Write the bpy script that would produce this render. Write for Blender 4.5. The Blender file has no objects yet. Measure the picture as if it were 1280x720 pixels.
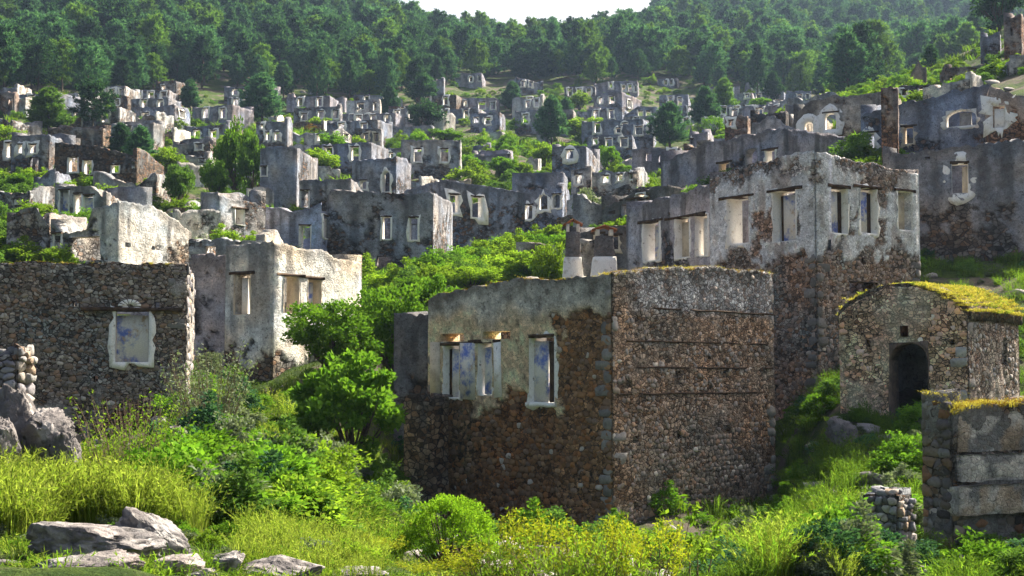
import bpy, bmesh, math, random
import numpy as np
from mathutils import Vector

random.seed(7)
RNG = np.random.default_rng(11)
SC = bpy.context.scene
COL = SC.collection

# ------------------------------------------------------------------ camera, sky, sun, exposure
F = 1778.0                    # focal length in pixels of the 1280 px wide photograph
PITCH = math.radians(3.54)
cam_data = bpy.data.cameras.new('camera')
cam_data.sensor_width = 36.0
cam_data.lens = 36.0 * F / 1280.0
cam_data.clip_start = 0.1
cam_data.clip_end = 4000.0
cam = bpy.data.objects.new('camera', cam_data)
COL.objects.link(cam)
cam.location = (0, 0, 0)
cam.rotation_euler = (math.pi / 2 + PITCH, 0, 0)
SC.camera = cam

SUN_EL = math.radians(42)
SUN_H = (0.70, 0.714)          # horizontal direction towards the sun: right and behind the village
world = bpy.data.worlds.new('World')
SC.world = world
world.use_nodes = True
wn = world.node_tree
wn.nodes.clear()
w_out = wn.nodes.new('ShaderNodeOutputWorld')
w_bg = wn.nodes.new('ShaderNodeBackground')
w_sky = wn.nodes.new('ShaderNodeTexSky')
w_sky.sky_type = 'NISHITA'
w_sky.sun_disc = False
w_sky.sun_elevation = SUN_EL
w_sky.sun_rotation = math.atan2(SUN_H[0], SUN_H[1])
w_sky.air_density = 1.0
w_sky.dust_density = 7.0
w_sky.ozone_density = 0.4
w_bg.inputs['Strength'].default_value = 0.066
wn.links.new(w_sky.outputs[0], w_bg.inputs[0])
wn.links.new(w_bg.outputs[0], w_out.inputs[0])

sun_data = bpy.data.lights.new('sun', 'SUN')
sun_data.energy = 5.0
sun_data.angle = math.radians(0.6)
sun_data.color = (1.0, 0.93, 0.80)
sun = bpy.data.objects.new('sun', sun_data)
COL.objects.link(sun)
sv = Vector((SUN_H[0] * math.cos(SUN_EL), SUN_H[1] * math.cos(SUN_EL), math.sin(SUN_EL)))
sun.rotation_euler = sv.to_track_quat('Z', 'Y').to_euler()
sun.location = (60, 40, 80)

SC.render.engine = 'CYCLES'
SC.view_settings.view_transform = 'Standard'
SC.view_settings.look = 'None'
SC.view_settings.gamma = 1.0
SC.view_settings.use_curve_mapping = False
SC.view_settings.exposure = 1.82
SC.cycles.max_bounces = 6
SC.cycles.diffuse_bounces = 3
SC.cycles.glossy_bounces = 1
SC.cycles.transmission_bounces = 3
SC.cycles.volume_bounces = 0
SC.cycles.use_denoising = True
SC.cycles.sample_clamp_indirect = 4.0

# ------------------------------------------------------------------ pixel <-> world helpers
def ray(px, py):
    """slopes (x/y, z/y) of the line of sight through a pixel of the 1280x720 photograph"""
    xc = (px - 640.0) / F
    yc = (360.0 - py) / F
    den = math.cos(PITCH) - yc * math.sin(PITCH)
    return xc / den, (math.sin(PITCH) + yc * math.cos(PITCH)) / den

def at(px, py, d):
    tx, tz = ray(px, py)
    return np.array([tx * d, d, tz * d])

# ------------------------------------------------------------------ noise
def _h(ix, iy, iz, seed):
    n = (ix * 374761393 + iy * 668265263 + iz * 2147483647 + seed * 1274126177) & 0xFFFFFFFF
    n = ((n ^ (n >> 13)) * 1274126177) & 0xFFFFFFFF
    n = n ^ (n >> 16)
    return (n & 0xFFFF) / 65535.0

def vnoise(p, seed=0):
    p = np.asarray(p, float)
    i = np.floor(p).astype(np.int64)
    f = p - i
    f = f * f * (3 - 2 * f)
    x, y, z = i[..., 0], i[..., 1], i[..., 2]
    fx, fy, fz = f[..., 0], f[..., 1], f[..., 2]
    def c(a, b, d):
        return _h(x + a, y + b, z + d, seed)
    v = (c(0,0,0)*(1-fx) + c(1,0,0)*fx) * (1-fy) + (c(0,1,0)*(1-fx) + c(1,1,0)*fx) * fy
    w = (c(0,0,1)*(1-fx) + c(1,0,1)*fx) * (1-fy) + (c(0,1,1)*(1-fx) + c(1,1,1)*fx) * fy
    return v * (1 - fz) + w * fz

def fbm(p, octaves=4, seed=0):
    p = np.asarray(p, float)
    s, a, t = 0.0, 0.5, 0.0
    for k in range(octaves):
        s = s + a * vnoise(p * (2.03 ** k) + 13.7 * k, seed + k)
        t += a
        a *= 0.5
    return s / t

def sstep(a, b, x):
    t = np.clip((x - a) / (b - a), 0, 1)
    return t * t * (3 - 2 * t)

# ------------------------------------------------------------------ object helpers
WL = {}

def new_mesh(name, V, faces, col=None, mat=None, smooth=False):
    V = np.asarray(V, np.float32)
    me = bpy.data.meshes.new(name)
    fl = [np.asarray(f, np.int32) for f in (faces if isinstance(faces, (list, tuple)) else [faces]) if len(f)]
    nl = sum(f.size for f in fl)
    npoly = sum(len(f) for f in fl)
    me.vertices.add(len(V))
    me.vertices.foreach_set('co', V.ravel())
    me.loops.add(nl)
    me.loops.foreach_set('vertex_index', np.concatenate([f.ravel() for f in fl]))
    starts, s = [], 0
    for f in fl:
        k = f.shape[1]
        starts.append(s + np.arange(len(f)) * k)
        s += f.size
    me.polygons.add(npoly)
    me.polygons.foreach_set('loop_start', np.concatenate(starts).astype(np.int32))
    if smooth:
        me.polygons.foreach_set('use_smooth', np.ones(npoly, bool))
    if col is not None:
        at_ = me.attributes.new('col', 'FLOAT_COLOR', 'POINT')
        c = np.asarray(col, np.float32)
        if c.ndim == 1:
            c = np.tile(c, (len(V), 1))
        if c.shape[1] == 3:
            c = np.hstack([c, np.zeros((len(c), 1), np.float32)])
        at_.data.foreach_set('color', c.astype(np.float32).ravel())
    me.update(calc_edges=True)
    if mat is not None:
        me.materials.append(mat)
    return me

def link(o, parent=None, loc=(0, 0, 0)):
    COL.objects.link(o)
    loc = np.asarray(loc, float)
    WL[o.name] = loc
    if parent is not None:
        o.parent = parent
        o.location = Vector(loc - WL[parent.name])
    else:
        o.location = Vector(loc)
    return o

def mk(name, V, faces, mat, parent=None, col=None, loc=None, smooth=False):
    """mesh object from WORLD coordinates"""
    V = np.asarray(V, float)
    if loc is None:
        loc = np.array([V[:, 0].mean(), V[:, 1].mean(), V[:, 2].min()])
    me = new_mesh(name, V - loc, faces, col, mat, smooth)
    return link(bpy.data.objects.new(name, me), parent, loc)

def tag(o, label=None, cat=None, group=None, kind=None):
    if label: o['label'] = label
    if cat: o['category'] = cat
    if group: o['group'] = group
    if kind: o['kind'] = kind
    return o

def thing(name, label, cat, loc, group=None):
    o = bpy.data.objects.new(name, None)
    o.empty_display_size = 0.3
    o['kind'] = 'thing'
    link(o, None, loc)
    return tag(o, label, cat, group)

BOXF = np.array([[0,1,2,3],[7,6,5,4],[0,4,5,1],[1,5,6,2],[2,6,7,3],[3,7,4,0]])
def box_pts(o, ax, ay, az):
    """8 corners of a box from its corner and three edge vectors"""
    o, ax, ay, az = map(lambda q: np.asarray(q, float), (o, ax, ay, az))
    return np.array([o, o+ax, o+ax+ay, o+ay, o+az, o+ax+az, o+ax+ay+az, o+ay+az])

# ------------------------------------------------------------------ materials
def mat_base(name):
    m = bpy.data.materials.new(name)
    m.use_nodes = True
    nt = m.node_tree
    nt.nodes.clear()
    out = nt.nodes.new('ShaderNodeOutputMaterial')
    return m, nt, out

def N(nt, t, **kw):
    n = nt.nodes.new(t)
    for k, v in kw.items():
        if k.startswith('i_'):
            n.inputs[k[2:].replace('_', ' ')].default_value = v
        else:
            setattr(n, k, v)
    return n

def mathn(nt, op, a, b=None, clamp=False):
    n = nt.nodes.new('ShaderNodeMath')
    n.operation = op
    n.use_clamp = clamp
    for k, v in enumerate((a, b)):
        if v is None: continue
        if isinstance(v, (int, float)): n.inputs[k].default_value = v
        else: nt.links.new(v, n.inputs[k])
    return n.outputs[0]

def mixc(nt, fac, a, b, mode='MIX'):
    n = nt.nodes.new('ShaderNodeMix')
    n.data_type = 'RGBA'
    n.blend_type = mode
    for sock, v in ((n.inputs[0], fac), (n.inputs[6], a), (n.inputs[7], b)):
        if isinstance(v, (int, float)): sock.default_value = v
        elif isinstance(v, tuple): sock.default_value = (*v, 1.0) if len(v) == 3 else v
        else: nt.links.new(v, sock)
    return n.outputs[2]

def ramp(nt, fac, a, b):
    n = nt.nodes.new('ShaderNodeMapRange')
    n.interpolation_type = 'SMOOTHSTEP'
    nt.links.new(fac, n.inputs[0])
    n.inputs[1].default_value = a
    n.inputs[2].default_value = b
    return n.outputs[0]

def noise(nt, vec, scale, detail=4.0, rough=0.6):
    n = N(nt, 'ShaderNodeTexNoise')
    n.inputs['Scale'].default_value = scale
    n.inputs['Detail'].default_value = detail
    n.inputs['Roughness'].default_value = rough
    if vec is not None: nt.links.new(vec, n.inputs['Vector'])
    return n.outputs[0]

def principled(nt, out, color, rough=0.9, bump=None, bump_dist=0.02, bump_str=0.8, spec=0.2):
    p = nt.nodes.new('ShaderNodeBsdfPrincipled')
    p.inputs['Roughness'].default_value = rough
    p.inputs['Specular IOR Level'].default_value = spec
    if isinstance(color, tuple): p.inputs['Base Color'].default_value = (*color, 1)
    else: nt.links.new(color, p.inputs['Base Color'])
    if bump is not None:
        b = nt.nodes.new('ShaderNodeBump')
        b.inputs['Strength'].default_value = bump_str
        b.inputs['Distance'].default_value = bump_dist
        nt.links.new(bump, b.inputs['Height'])
        nt.links.new(b.outputs[0], p.inputs['Normal'])
    nt.links.new(p.outputs[0], out.inputs[0])
    return p

def m_masonry(name, cells=4.6, fine=20.0, over=0.86, pit=9.0, bd=0.07):
    """colour from the vertex attribute; rubble cells where its alpha (plaster) is low"""
    m, nt, out = mat_base(name)
    geo = N(nt, 'ShaderNodeNewGeometry')
    at_ = N(nt, 'ShaderNodeAttribute', attribute_name='col')
    mp = N(nt, 'ShaderNodeMapping')
    mp.inputs['Scale'].default_value = (1, 1, 1.45)
    wob = N(nt, 'ShaderNodeTexNoise', i_Scale=2.2, i_Detail=2.0)
    nt.links.new(geo.outputs['Position'], wob.inputs['Vector'])
    va = N(nt, 'ShaderNodeVectorMath', operation='SCALE')
    va.inputs['Scale'].default_value = 0.25
    nt.links.new(wob.outputs[1], va.inputs[0])
    vb = N(nt, 'ShaderNodeVectorMath', operation='ADD')
    nt.links.new(geo.outputs['Position'], vb.inputs[0])
    nt.links.new(va.outputs[0], vb.inputs[1])
    nt.links.new(vb.outputs[0], mp.inputs['Vector'])
    vo = N(nt, 'ShaderNodeTexVoronoi', feature='F1', i_Scale=cells)
    nt.links.new(mp.outputs[0], vo.inputs['Vector'])
    ve = N(nt, 'ShaderNodeTexVoronoi', feature='DISTANCE_TO_EDGE', i_Scale=cells)
    nt.links.new(mp.outputs[0], ve.inputs['Vector'])
    joint = ramp(nt, ve.outputs['Distance'], 0.0, 0.11)
    sep = N(nt, 'ShaderNodeSeparateColor')
    nt.links.new(vo.outputs['Color'], sep.inputs[0])
    stone = mathn(nt, 'SUBTRACT', 1.0, mathn(nt, 'MULTIPLY', at_.outputs['Alpha'], over), True)
    val = mathn(nt, 'MULTIPLY_ADD', sep.outputs[0], 1.3)
    val.node.inputs[2].default_value = 0.35
    cellc = mixc(nt, 1.0, at_.outputs['Color'], val, 'MULTIPLY')
    warm = mixc(nt, ramp(nt, sep.outputs[1], 0.72, 0.8), cellc, (0.26, 0.13, 0.06))
    warm = mixc(nt, 0.55, cellc, warm)
    jc = mixc(nt, joint, (0.06, 0.052, 0.045), warm)
    c1 = mixc(nt, stone, at_.outputs['Color'], jc)
    n1 = noise(nt, geo.outputs['Position'], fine, 5.0, 0.7)
    n2 = noise(nt, geo.outputs['Position'], 3.1, 5.0, 0.7)
    f1 = mathn(nt, 'MULTIPLY_ADD', n1, 1.5); f1.node.inputs[2].default_value = 0.25
    f2 = mathn(nt, 'MULTIPLY_ADD', n2, 1.8); f2.node.inputs[2].default_value = 0.1
    c2 = mixc(nt, 1.0, c1, f1, 'MULTIPLY')
    c3 = mixc(nt, 1.0, c2, f2, 'MULTIPLY')
    speck = ramp(nt, noise(nt, geo.outputs['Position'], pit, 3.0, 0.8), 0.57, 0.64)
    c4 = mixc(nt, mathn(nt, 'MULTIPLY', speck, 0.6), c3, (0.045, 0.042, 0.040))
    hb = mathn(nt, 'MULTIPLY', joint, stone)
    hh = mathn(nt, 'ADD', mathn(nt, 'MULTIPLY', hb, 1.2), mathn(nt, 'MULTIPLY', n1, 0.8))
    hh = mathn(nt, 'ADD', hh, mathn(nt, 'MULTIPLY', n2, 1.4))
    principled(nt, out, c4, 0.95, hh, bd, 1.0, 0.1)
    return m

def m_attr(name, fine=14.0, bump=0.03, amp=1.0):
    """vertex colour times fine mottling (stones, rocks, mortar)"""
    m, nt, out = mat_base(name)
    geo = N(nt, 'ShaderNodeNewGeometry')
    at_ = N(nt, 'ShaderNodeAttribute', attribute_name='col')
    n1 = noise(nt, geo.outputs['Position'], fine, 6.0, 0.7)
    n2 = noise(nt, geo.outputs['Position'], fine * 0.22, 4.0, 0.6)
    f1 = mathn(nt, 'MULTIPLY_ADD', n1, 1.2 * amp); f1.node.inputs[2].default_value = 1 - 0.6 * amp
    f2 = mathn(nt, 'MULTIPLY_ADD', n2, 0.9 * amp); f2.node.inputs[2].default_value = 1 - 0.45 * amp
    c = mixc(nt, 1.0, at_.outputs['Color'], f1, 'MULTIPLY')
    c = mixc(nt, 1.0, c, f2, 'MULTIPLY')
    lich = ramp(nt, noise(nt, geo.outputs['Position'], fine * 0.6, 3.0, 0.8), 0.6, 0.68)
    c = mixc(nt, mathn(nt, 'MULTIPLY', lich, 0.55), c, (0.055, 0.055, 0.05))
    hh = mathn(nt, 'ADD', n1, n2)
    principled(nt, out, c, 0.95, hh, bump, 1.0, 0.1)
    return m

def m_two(name, c1, c2, scale, lo, hi, c3=None, s3=9.0, lo3=0.6, hi3=0.68, bump=0.01):
    """paint of one colour flaking off another, plus optional third blotches"""
    m, nt, out = mat_base(name)
    geo = N(nt, 'ShaderNodeNewGeometry')
    n1 = noise(nt, geo.outputs['Position'], scale, 6.0, 0.7)
    c = mixc(nt, ramp(nt, n1, lo, hi), c1, c2)
    if c3 is not None:
        n3 = noise(nt, geo.outputs['Position'], s3, 5.0, 0.75)
        c = mixc(nt, ramp(nt, n3, lo3, hi3), c, c3)
    n2 = noise(nt, geo.outputs['Position'], 30.0, 4.0, 0.7)
    f = mathn(nt, 'MULTIPLY_ADD', n2, 0.7); f.node.inputs[2].default_value = 0.65
    c = mixc(nt, 1.0, c, f, 'MULTIPLY')
    principled(nt, out, c, 0.9, mathn(nt, 'ADD', n1, n2), bump, 1.0, 0.1)
    return m

def m_leaf(name, c1, c2, trans=0.4, obj_var=0.35, gloss=0.0):
    m, nt, out = mat_base(name)
    geo = N(nt, 'ShaderNodeNewGeometry')
    oi = N(nt, 'ShaderNodeObjectInfo')
    c = mixc(nt, geo.outputs['Random Per Island'], c1, c2)
    f = mathn(nt, 'MULTIPLY_ADD', oi.outputs['Random'], 2 * obj_var); f.node.inputs[2].default_value = 1 - obj_var
    c = mixc(nt, 1.0, c, f, 'MULTIPLY')
    d = N(nt, 'ShaderNodeBsdfDiffuse')
    t = N(nt, 'ShaderNodeBsdfTranslucent')
    nt.links.new(c, d.inputs[0])
    warm = mixc(nt, 1.0, c, (1.05, 1.18, 0.6), 'MULTIPLY')
    nt.links.new(warm, t.inputs[0])
    m1 = N(nt, 'ShaderNodeMixShader'); m1.inputs[0].default_value = trans
    nt.links.new(d.outputs[0], m1.inputs[1]); nt.links.new(t.outputs[0], m1.inputs[2])
    nt.links.new(m1.outputs[0], out.inputs[0])
    return m

def m_ground():
    m, nt, out = mat_base('ground_soil_and_turf')
    geo = N(nt, 'ShaderNodeNewGeometry')
    P = geo.outputs['Position']
    n1 = noise(nt, P, 0.22, 6.0, 0.65)
    n2 = noise(nt, P, 1.7, 6.0, 0.7)
    n3 = noise(nt, P, 14.0, 5.0, 0.7)
    c = mixc(nt, ramp(nt, n2, 0.38, 0.62), (0.030, 0.055, 0.013), (0.070, 0.105, 0.020))
    c = mixc(nt, ramp(nt, n1, 0.48, 0.56), c, (0.115, 0.098, 0.075))
    c = mixc(nt, ramp(nt, n3, 0.62, 0.72), c, (0.12, 0.11, 0.085))
    f = mathn(nt, 'MULTIPLY_ADD', n3, 1.2); f.node.inputs[2].default_value = 0.4
    c = mixc(nt, 1.0, c, f, 'MULTIPLY')
    principled(nt, out, c, 1.0, mathn(nt, 'ADD', n3, n2), 0.12, 1.0, 0.05)
    return m

M = {
    'masonry': m_masonry('rubble_masonry'),
    'mortar': m_masonry('mortar_and_render', 8.5, 30.0, 0.75, 13.0, 0.05),
    'stone': m_attr('field_stone', 12.0, 0.03, 0.9),
    'rock': m_attr('weathered_limestone', 6.0, 0.06, 1.0),
    'white': m_two('whitewashed_plaster', (0.86, 0.82, 0.75), (0.58, 0.50, 0.40), 3.4, 0.52, 0.70, (0.19, 0.15, 0.12), 5.5, 0.61, 0.68),
    'cream': m_two('cream_plaster', (0.62, 0.52, 0.38), (0.45, 0.36, 0.27), 3.0, 0.45, 0.65, (0.16, 0.12, 0.09), 7.0, 0.64, 0.72),
    'blue': m_two('blue_limewash', (0.70, 0.65, 0.57), (0.14, 0.19, 0.46), 2.0, 0.47, 0.64, (0.46, 0.33, 0.20), 2.7, 0.54, 0.68),
    'timber': m_two('weathered_timber', (0.10, 0.065, 0.04), (0.045, 0.03, 0.022), 5.0, 0.4, 0.6),
    'dark_stone': m_two('dark_jamb_stone', (.22, .15, .11), (.12, .09, .075), 5.0, .4, .6),
    'tile': m_two('terracotta_tile', (0.42, 0.16, 0.07), (0.22, 0.10, 0.06), 6.0, 0.4, 0.6, (0.12, 0.11, 0.09), 9.0, 0.6, 0.7),
    'bark': m_two('bark', (0.12, 0.09, 0.065), (0.055, 0.042, 0.032), 9.0, 0.4, 0.6, bump=0.03),
    'twig': m_two('grey_twig', (0.20, 0.15, 0.10), (0.11, 0.08, 0.055), 9.0, 0.4, 0.6),
    'ground': m_ground(),
    'pine': m_leaf('pine_needles', (0.016, 0.058, 0.038), (0.090, 0.18, 0.085), 0.36, 0.45),
    'pine_light': m_leaf('young_pine_needles', (0.06, 0.13, 0.03), (0.14, 0.23, 0.05), 0.38, 0.3),
    'olive': m_leaf('olive_leaves', (0.10, 0.13, 0.08), (0.20, 0.23, 0.15), 0.25, 0.2),
    'fig': m_leaf('fig_leaves', (0.065, 0.15, 0.018), (0.15, 0.26, 0.030), 0.42, 0.15),
    'leaf': m_leaf('broad_leaves', (0.07, 0.16, 0.02), (0.16, 0.28, 0.03), 0.40, 0.25),
    'lime': m_leaf('yellow_green_leaves', (0.11, 0.20, 0.02), (0.22, 0.30, 0.035), 0.45, 0.25),
    'dome': m_leaf('dome_shrub_leaves', (0.14, 0.27, 0.02), (0.24, 0.36, 0.03), 0.4, 0.1),
    'spurge': m_leaf('spurge_flowers', (0.19, 0.25, 0.02), (0.36, 0.345, 0.03), 0.38, 0.15),
    'grass': m_leaf('fresh_grass', (0.085, 0.17, 0.02), (0.19, 0.27, 0.035), 0.5, 0.35),
    'tgrass': m_leaf('terrace_grass', (0.06, 0.12, 0.018), (0.13, 0.19, 0.03), 0.4, 0.35),
    'grass_y': m_leaf('yellow_green_grass', (0.12, 0.18, 0.022), (0.28, 0.31, 0.07), 0.5, 0.35),
    'dry': m_leaf('dry_golden_grass', (0.30, 0.24, 0.05), (0.52, 0.43, 0.10), 0.35, 0.35),
    'moss': m_leaf('rust_moss', (0.20, 0.13, 0.03), (0.34, 0.20, 0.035), 0.2, 0.2),
}
# ------------------------------------------------------------------ terrain: heights through surveyed points (pixel, row, distance)
CTRL = [
 # foreground and gully
 (-200,760,7),(100,790,7),(640,1000,5),(1280,900,7),(1500,760,9),(640,2000,2.2),(0,2000,2.2),(1280,2000,2.2),
 (0,700,11),(150,705,11),(330,715,12),(0,640,16),(120,610,21),(230,565,30),(-200,600,20),(-200,540,38),(60,545,38),(240,520,38),
 (300,500,40),(250,470,47),(330,640,19),(400,630,25),(470,672,24),(700,770,13),(900,770,14),(640,700,25),(540,675,30),
 (520,648,39),(765,672,35),(650,662,36),(968,622,39),(850,655,35.5),(700,640,44),
 (985,560,40),(1005,470,45),(1040,541,36),(1120,545,35),(1190,570,33),(1120,650,27),(1000,690,22),(900,720,22),(1190,715,23.5),(1300,720,22),(1300,640,28),(1280,540,36),
 (450,500,44),(400,440,52),(330,480,48),(280,480,48),(100,480,46),(0,470,46),(-150,460,48),
 (560,385,57),(620,340,72),(690,300,88),(480,362,75),(540,350,72),(420,380,66),(300,345,64),(100,350,60),(0,345,60),(-150,340,60),
 (1005,440,47),(900,395,50),(800,350,54),(1150,358,50),(1220,340,52),(1300,330,52),(1200,312,60),(1300,305,60),
 # lower and middle village
 (300,305,80),(200,330,68),(100,262,92),(0,300,76),(-150,300,78),(60,215,118),(160,225,112),(230,250,108),(340,255,105),(420,262,102),
 (480,345,84),(600,320,88),(500,245,120),(690,285,98),(600,235,132),(660,215,140),(740,300,85),(760,240,118),(830,225,108),
 (900,215,90),(985,215,76),(1100,197,70),(1200,195,70),(1300,190,68),
 (100,175,150),(200,165,170),(270,185,155),(340,190,158),(440,190,158),(540,190,165),(620,185,172),(720,205,160),(790,195,165),(870,185,155),(960,160,150),
 (0,125,180),(-150,130,175),(110,118,205),(210,136,205),(300,132,220),(400,160,195),(450,155,205),(560,160,210),(620,165,208),(680,145,230),(760,150,220),(850,140,235),(930,140,215),(1000,130,235),
 (1060,125,150),(1060,128,210),(1130,113,125),(1200,112,108),(1200,80,132),(1200,95,200),(1280,70,112),(1280,40,125),(1280,60,190),
 # wooded hills
 (0,105,215),(160,110,228),(300,108,245),(420,118,240),(540,112,255),(660,115,262),(780,105,262),(840,105,268),(950,112,262),(1020,116,272),(1100,112,280),(1200,92,300),(1320,90,320),
 (-150,60,290),(0,50,290),(150,45,300),(300,45,320),(450,60,330),(560,72,340),(660,80,345),(780,72,345),(900,70,350),(1020,75,360),(1150,75,380),(1320,70,400),
 (-150,-40,400),(0,-30,390),(150,-20,390),(300,-15,400),(420,5,410),(500,44,420),(580,68,430),(660,82,435),(740,72,435),(800,54,440),(900,22,460),(1020,25,480),(1150,20,500),(1320,20,520),
 (-150,-110,520),(0,-100,520),(200,-80,520),(400,-20,520),(520,80,540),(660,115,560),(760,105,560),(850,10,570),(1000,-40,600),(1150,-50,620),(1320,-60,640),
 (-150,-120,900),(200,-60,900),(660,120,900),(1000,-60,900),(1320,-90,900),
]
def _uv(px, d):
    return np.stack([np.asarray(px, float) / 380.0, np.log(np.asarray(d, float))], -1)
_cu = _uv([c[0] for c in CTRL], [c[2] for c in CTRL])
_ce = np.array([ray(c[0], c[1])[1] for c in CTRL])
def _phi(r2):
    return 0.5 * r2 * np.log(r2 + 1e-9)
_n = len(CTRL)
_A = np.zeros((_n + 3, _n + 3))
_A[:_n, :_n] = _phi(((_cu[:, None] - _cu[None]) ** 2).sum(-1)) + np.eye(_n) * 0.0008
_A[:_n, _n] = 1; _A[:_n, _n+1:] = _cu; _A[_n, :_n] = 1; _A[_n+1:, :_n] = _cu.T
_W = np.linalg.solve(_A, np.concatenate([_ce, [0, 0, 0]]))
def elev(px, d):
    """z/y of the ground seen along pixel column px at distance d"""
    q = _uv(px, d)
    sh = q.shape[:-1]
    q = q.reshape(-1, 2)
    out = np.empty(len(q))
    for s in range(0, len(q), 4000):
        b = q[s:s+4000]
        out[s:s+4000] = _phi(((b[:, None] - _cu[None]) ** 2).sum(-1)) @ _W[:_n] + _W[_n] + b @ _W[_n+1:]
    return out.reshape(sh)

def ground_z(x, y):
    x = np.asarray(x, float); y = np.asarray(y, float)
    ys = np.maximum(y, 2.5)
    px = np.clip(640 + x / ys * F, -900, 2200)
    z = elev(px, ys) * ys
    p = np.stack([x, y, 0 * x], -1)
    z = z + (fbm(p * 0.35, 3, 5) - 0.5) * np.clip(y * 0.012, 0.15, 1.6) + (fbm(p * 1.7, 3, 8) - 0.5) * 0.22
    return z

_DS = np.exp(np.linspace(math.log(4), math.log(850), 700))
def hit(px, row):
    """distance at which the line of sight first meets the ground"""
    tz = ray(px, row)[1]
    e = elev(np.full_like(_DS, px), _DS)
    k = np.argmax(e > tz)
    return float(_DS[k]) if e[k] > tz else 400.0

def build_ground():
    ys = np.concatenate([np.linspace(-30, 2, 9), np.exp(np.linspace(math.log(2.6), math.log(1100), 300))])
    ts = np.concatenate([np.linspace(-1.6, -0.5, 14)[:-1], np.linspace(-0.5, 0.5, 230), np.linspace(0.5, 1.6, 14)[1:]])
    Y, T = np.meshgrid(ys, ts, indexing='ij')
    X = T * np.maximum(Y, 14)
    Z = np.where(Y < 2.5, -1.75, 0)
    far = Y >= 2.5
    Z[far] = ground_z(X[far], Y[far])
    V = np.stack([X, Y, Z], -1).reshape(-1, 3)
    nx = len(ts)
    i, j = np.meshgrid(np.arange(len(ys) - 1), np.arange(nx - 1), indexing='ij')
    a = (i * nx + j).ravel()
    Fq = np.stack([a, a + 1, a + nx + 1, a + nx], -1)
    o = mk('ground', V, Fq, M['ground'], loc=np.zeros(3), smooth=True)
    tag(o, 'green and brown hillside ground under the ruined village', None, None, 'structure')
build_ground()

# ------------------------------------------------------------------ walls
STY = {   # stone, plaster, share of plaster, colour of lichen, gradient (more render high up)
 'grey':  ((.17,.16,.155), (.36,.36,.37), .48, .45),
 'pale':  ((.24,.225,.21), (.52,.50,.46), .50, .40),
 'blue':  ((.16,.165,.185), (.32,.34,.39), .52, .45),
 'brown': ((.19,.145,.105), (.34,.30,.25), .22, .35),
 'tan':   ((.22,.17,.12), (.46,.40,.31), .50, .80),
 'dark':  ((.095,.085,.078), (.16,.15,.145), .40, .35),
 'white': ((.20,.185,.17), (.62,.59,.53), .75, .60),
 'white2': ((.13,.115,.10), (.60,.56,.49), .48, 2.6),
 'rust':  ((.24,.13,.08), (.40,.31,.25), .40, .40),
 'mauve': ((.15,.14,.155), (.40,.37,.39), .62, .55),
}
def face_colours(P, h, sty, seed, wide=1.0):
    """masonry colour at points P (n,3), h = height above base / wall height; alpha = plaster"""
    st, pl, share, grad = STY[sty]
    st, pl = np.array(st) * np.array([1.42, 1.36, 1.28]), np.array(pl) * np.array([1.38, 1.34, 1.30])
    n = 0.62 * fbm(P * 0.55 * wide, 5, seed) + 0.38 * fbm(P * 2.6, 4, seed + 3)
    thr = 0.5 - (share - 0.5) * 0.5 - (h - 0.5) * grad * 0.55
    a = sstep(-0.018, 0.018, n - thr)
    tone = 0.62 + 0.76 * fbm(P * 0.8, 4, seed + 9)
    warm = fbm(P * 0.9 + 40, 4, seed + 21)[:, None]
    c_st = st * (0.45 + 1.1 * fbm(P * 3.1, 3, seed + 5))[:, None]
    c_st = c_st * (1 + (warm - 0.5) * np.array([0.9, 0.15, -0.6]))
    c_pl = pl * tone[:, None] * (1 + (warm - 0.5) * np.array([0.55, 0.05, -0.55]))
    # rain streaks and lichen that run down from the wall head
    q = P * np.array([2.4, 2.4, 0.28])
    streak = sstep(0.47, 0.62, fbm(q, 4, seed + 31)) * sstep(0.15, 0.9, h) * 0.72
    head = sstep(0.90, 1.0, h + (fbm(P * 1.5, 3, seed + 41) - 0.5) * 0.16) * 0.6
    dark = np.clip(np.maximum(streak, head), 0, 0.8)[:, None]
    c = c_st * (1 - a[:, None]) + c_pl * a[:, None]
    c = c * (1 - dark) + np.array([.085, .085, .085]) * dark
    return np.hstack([np.clip(c, 0.01, 0.85), a[:, None]])

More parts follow.
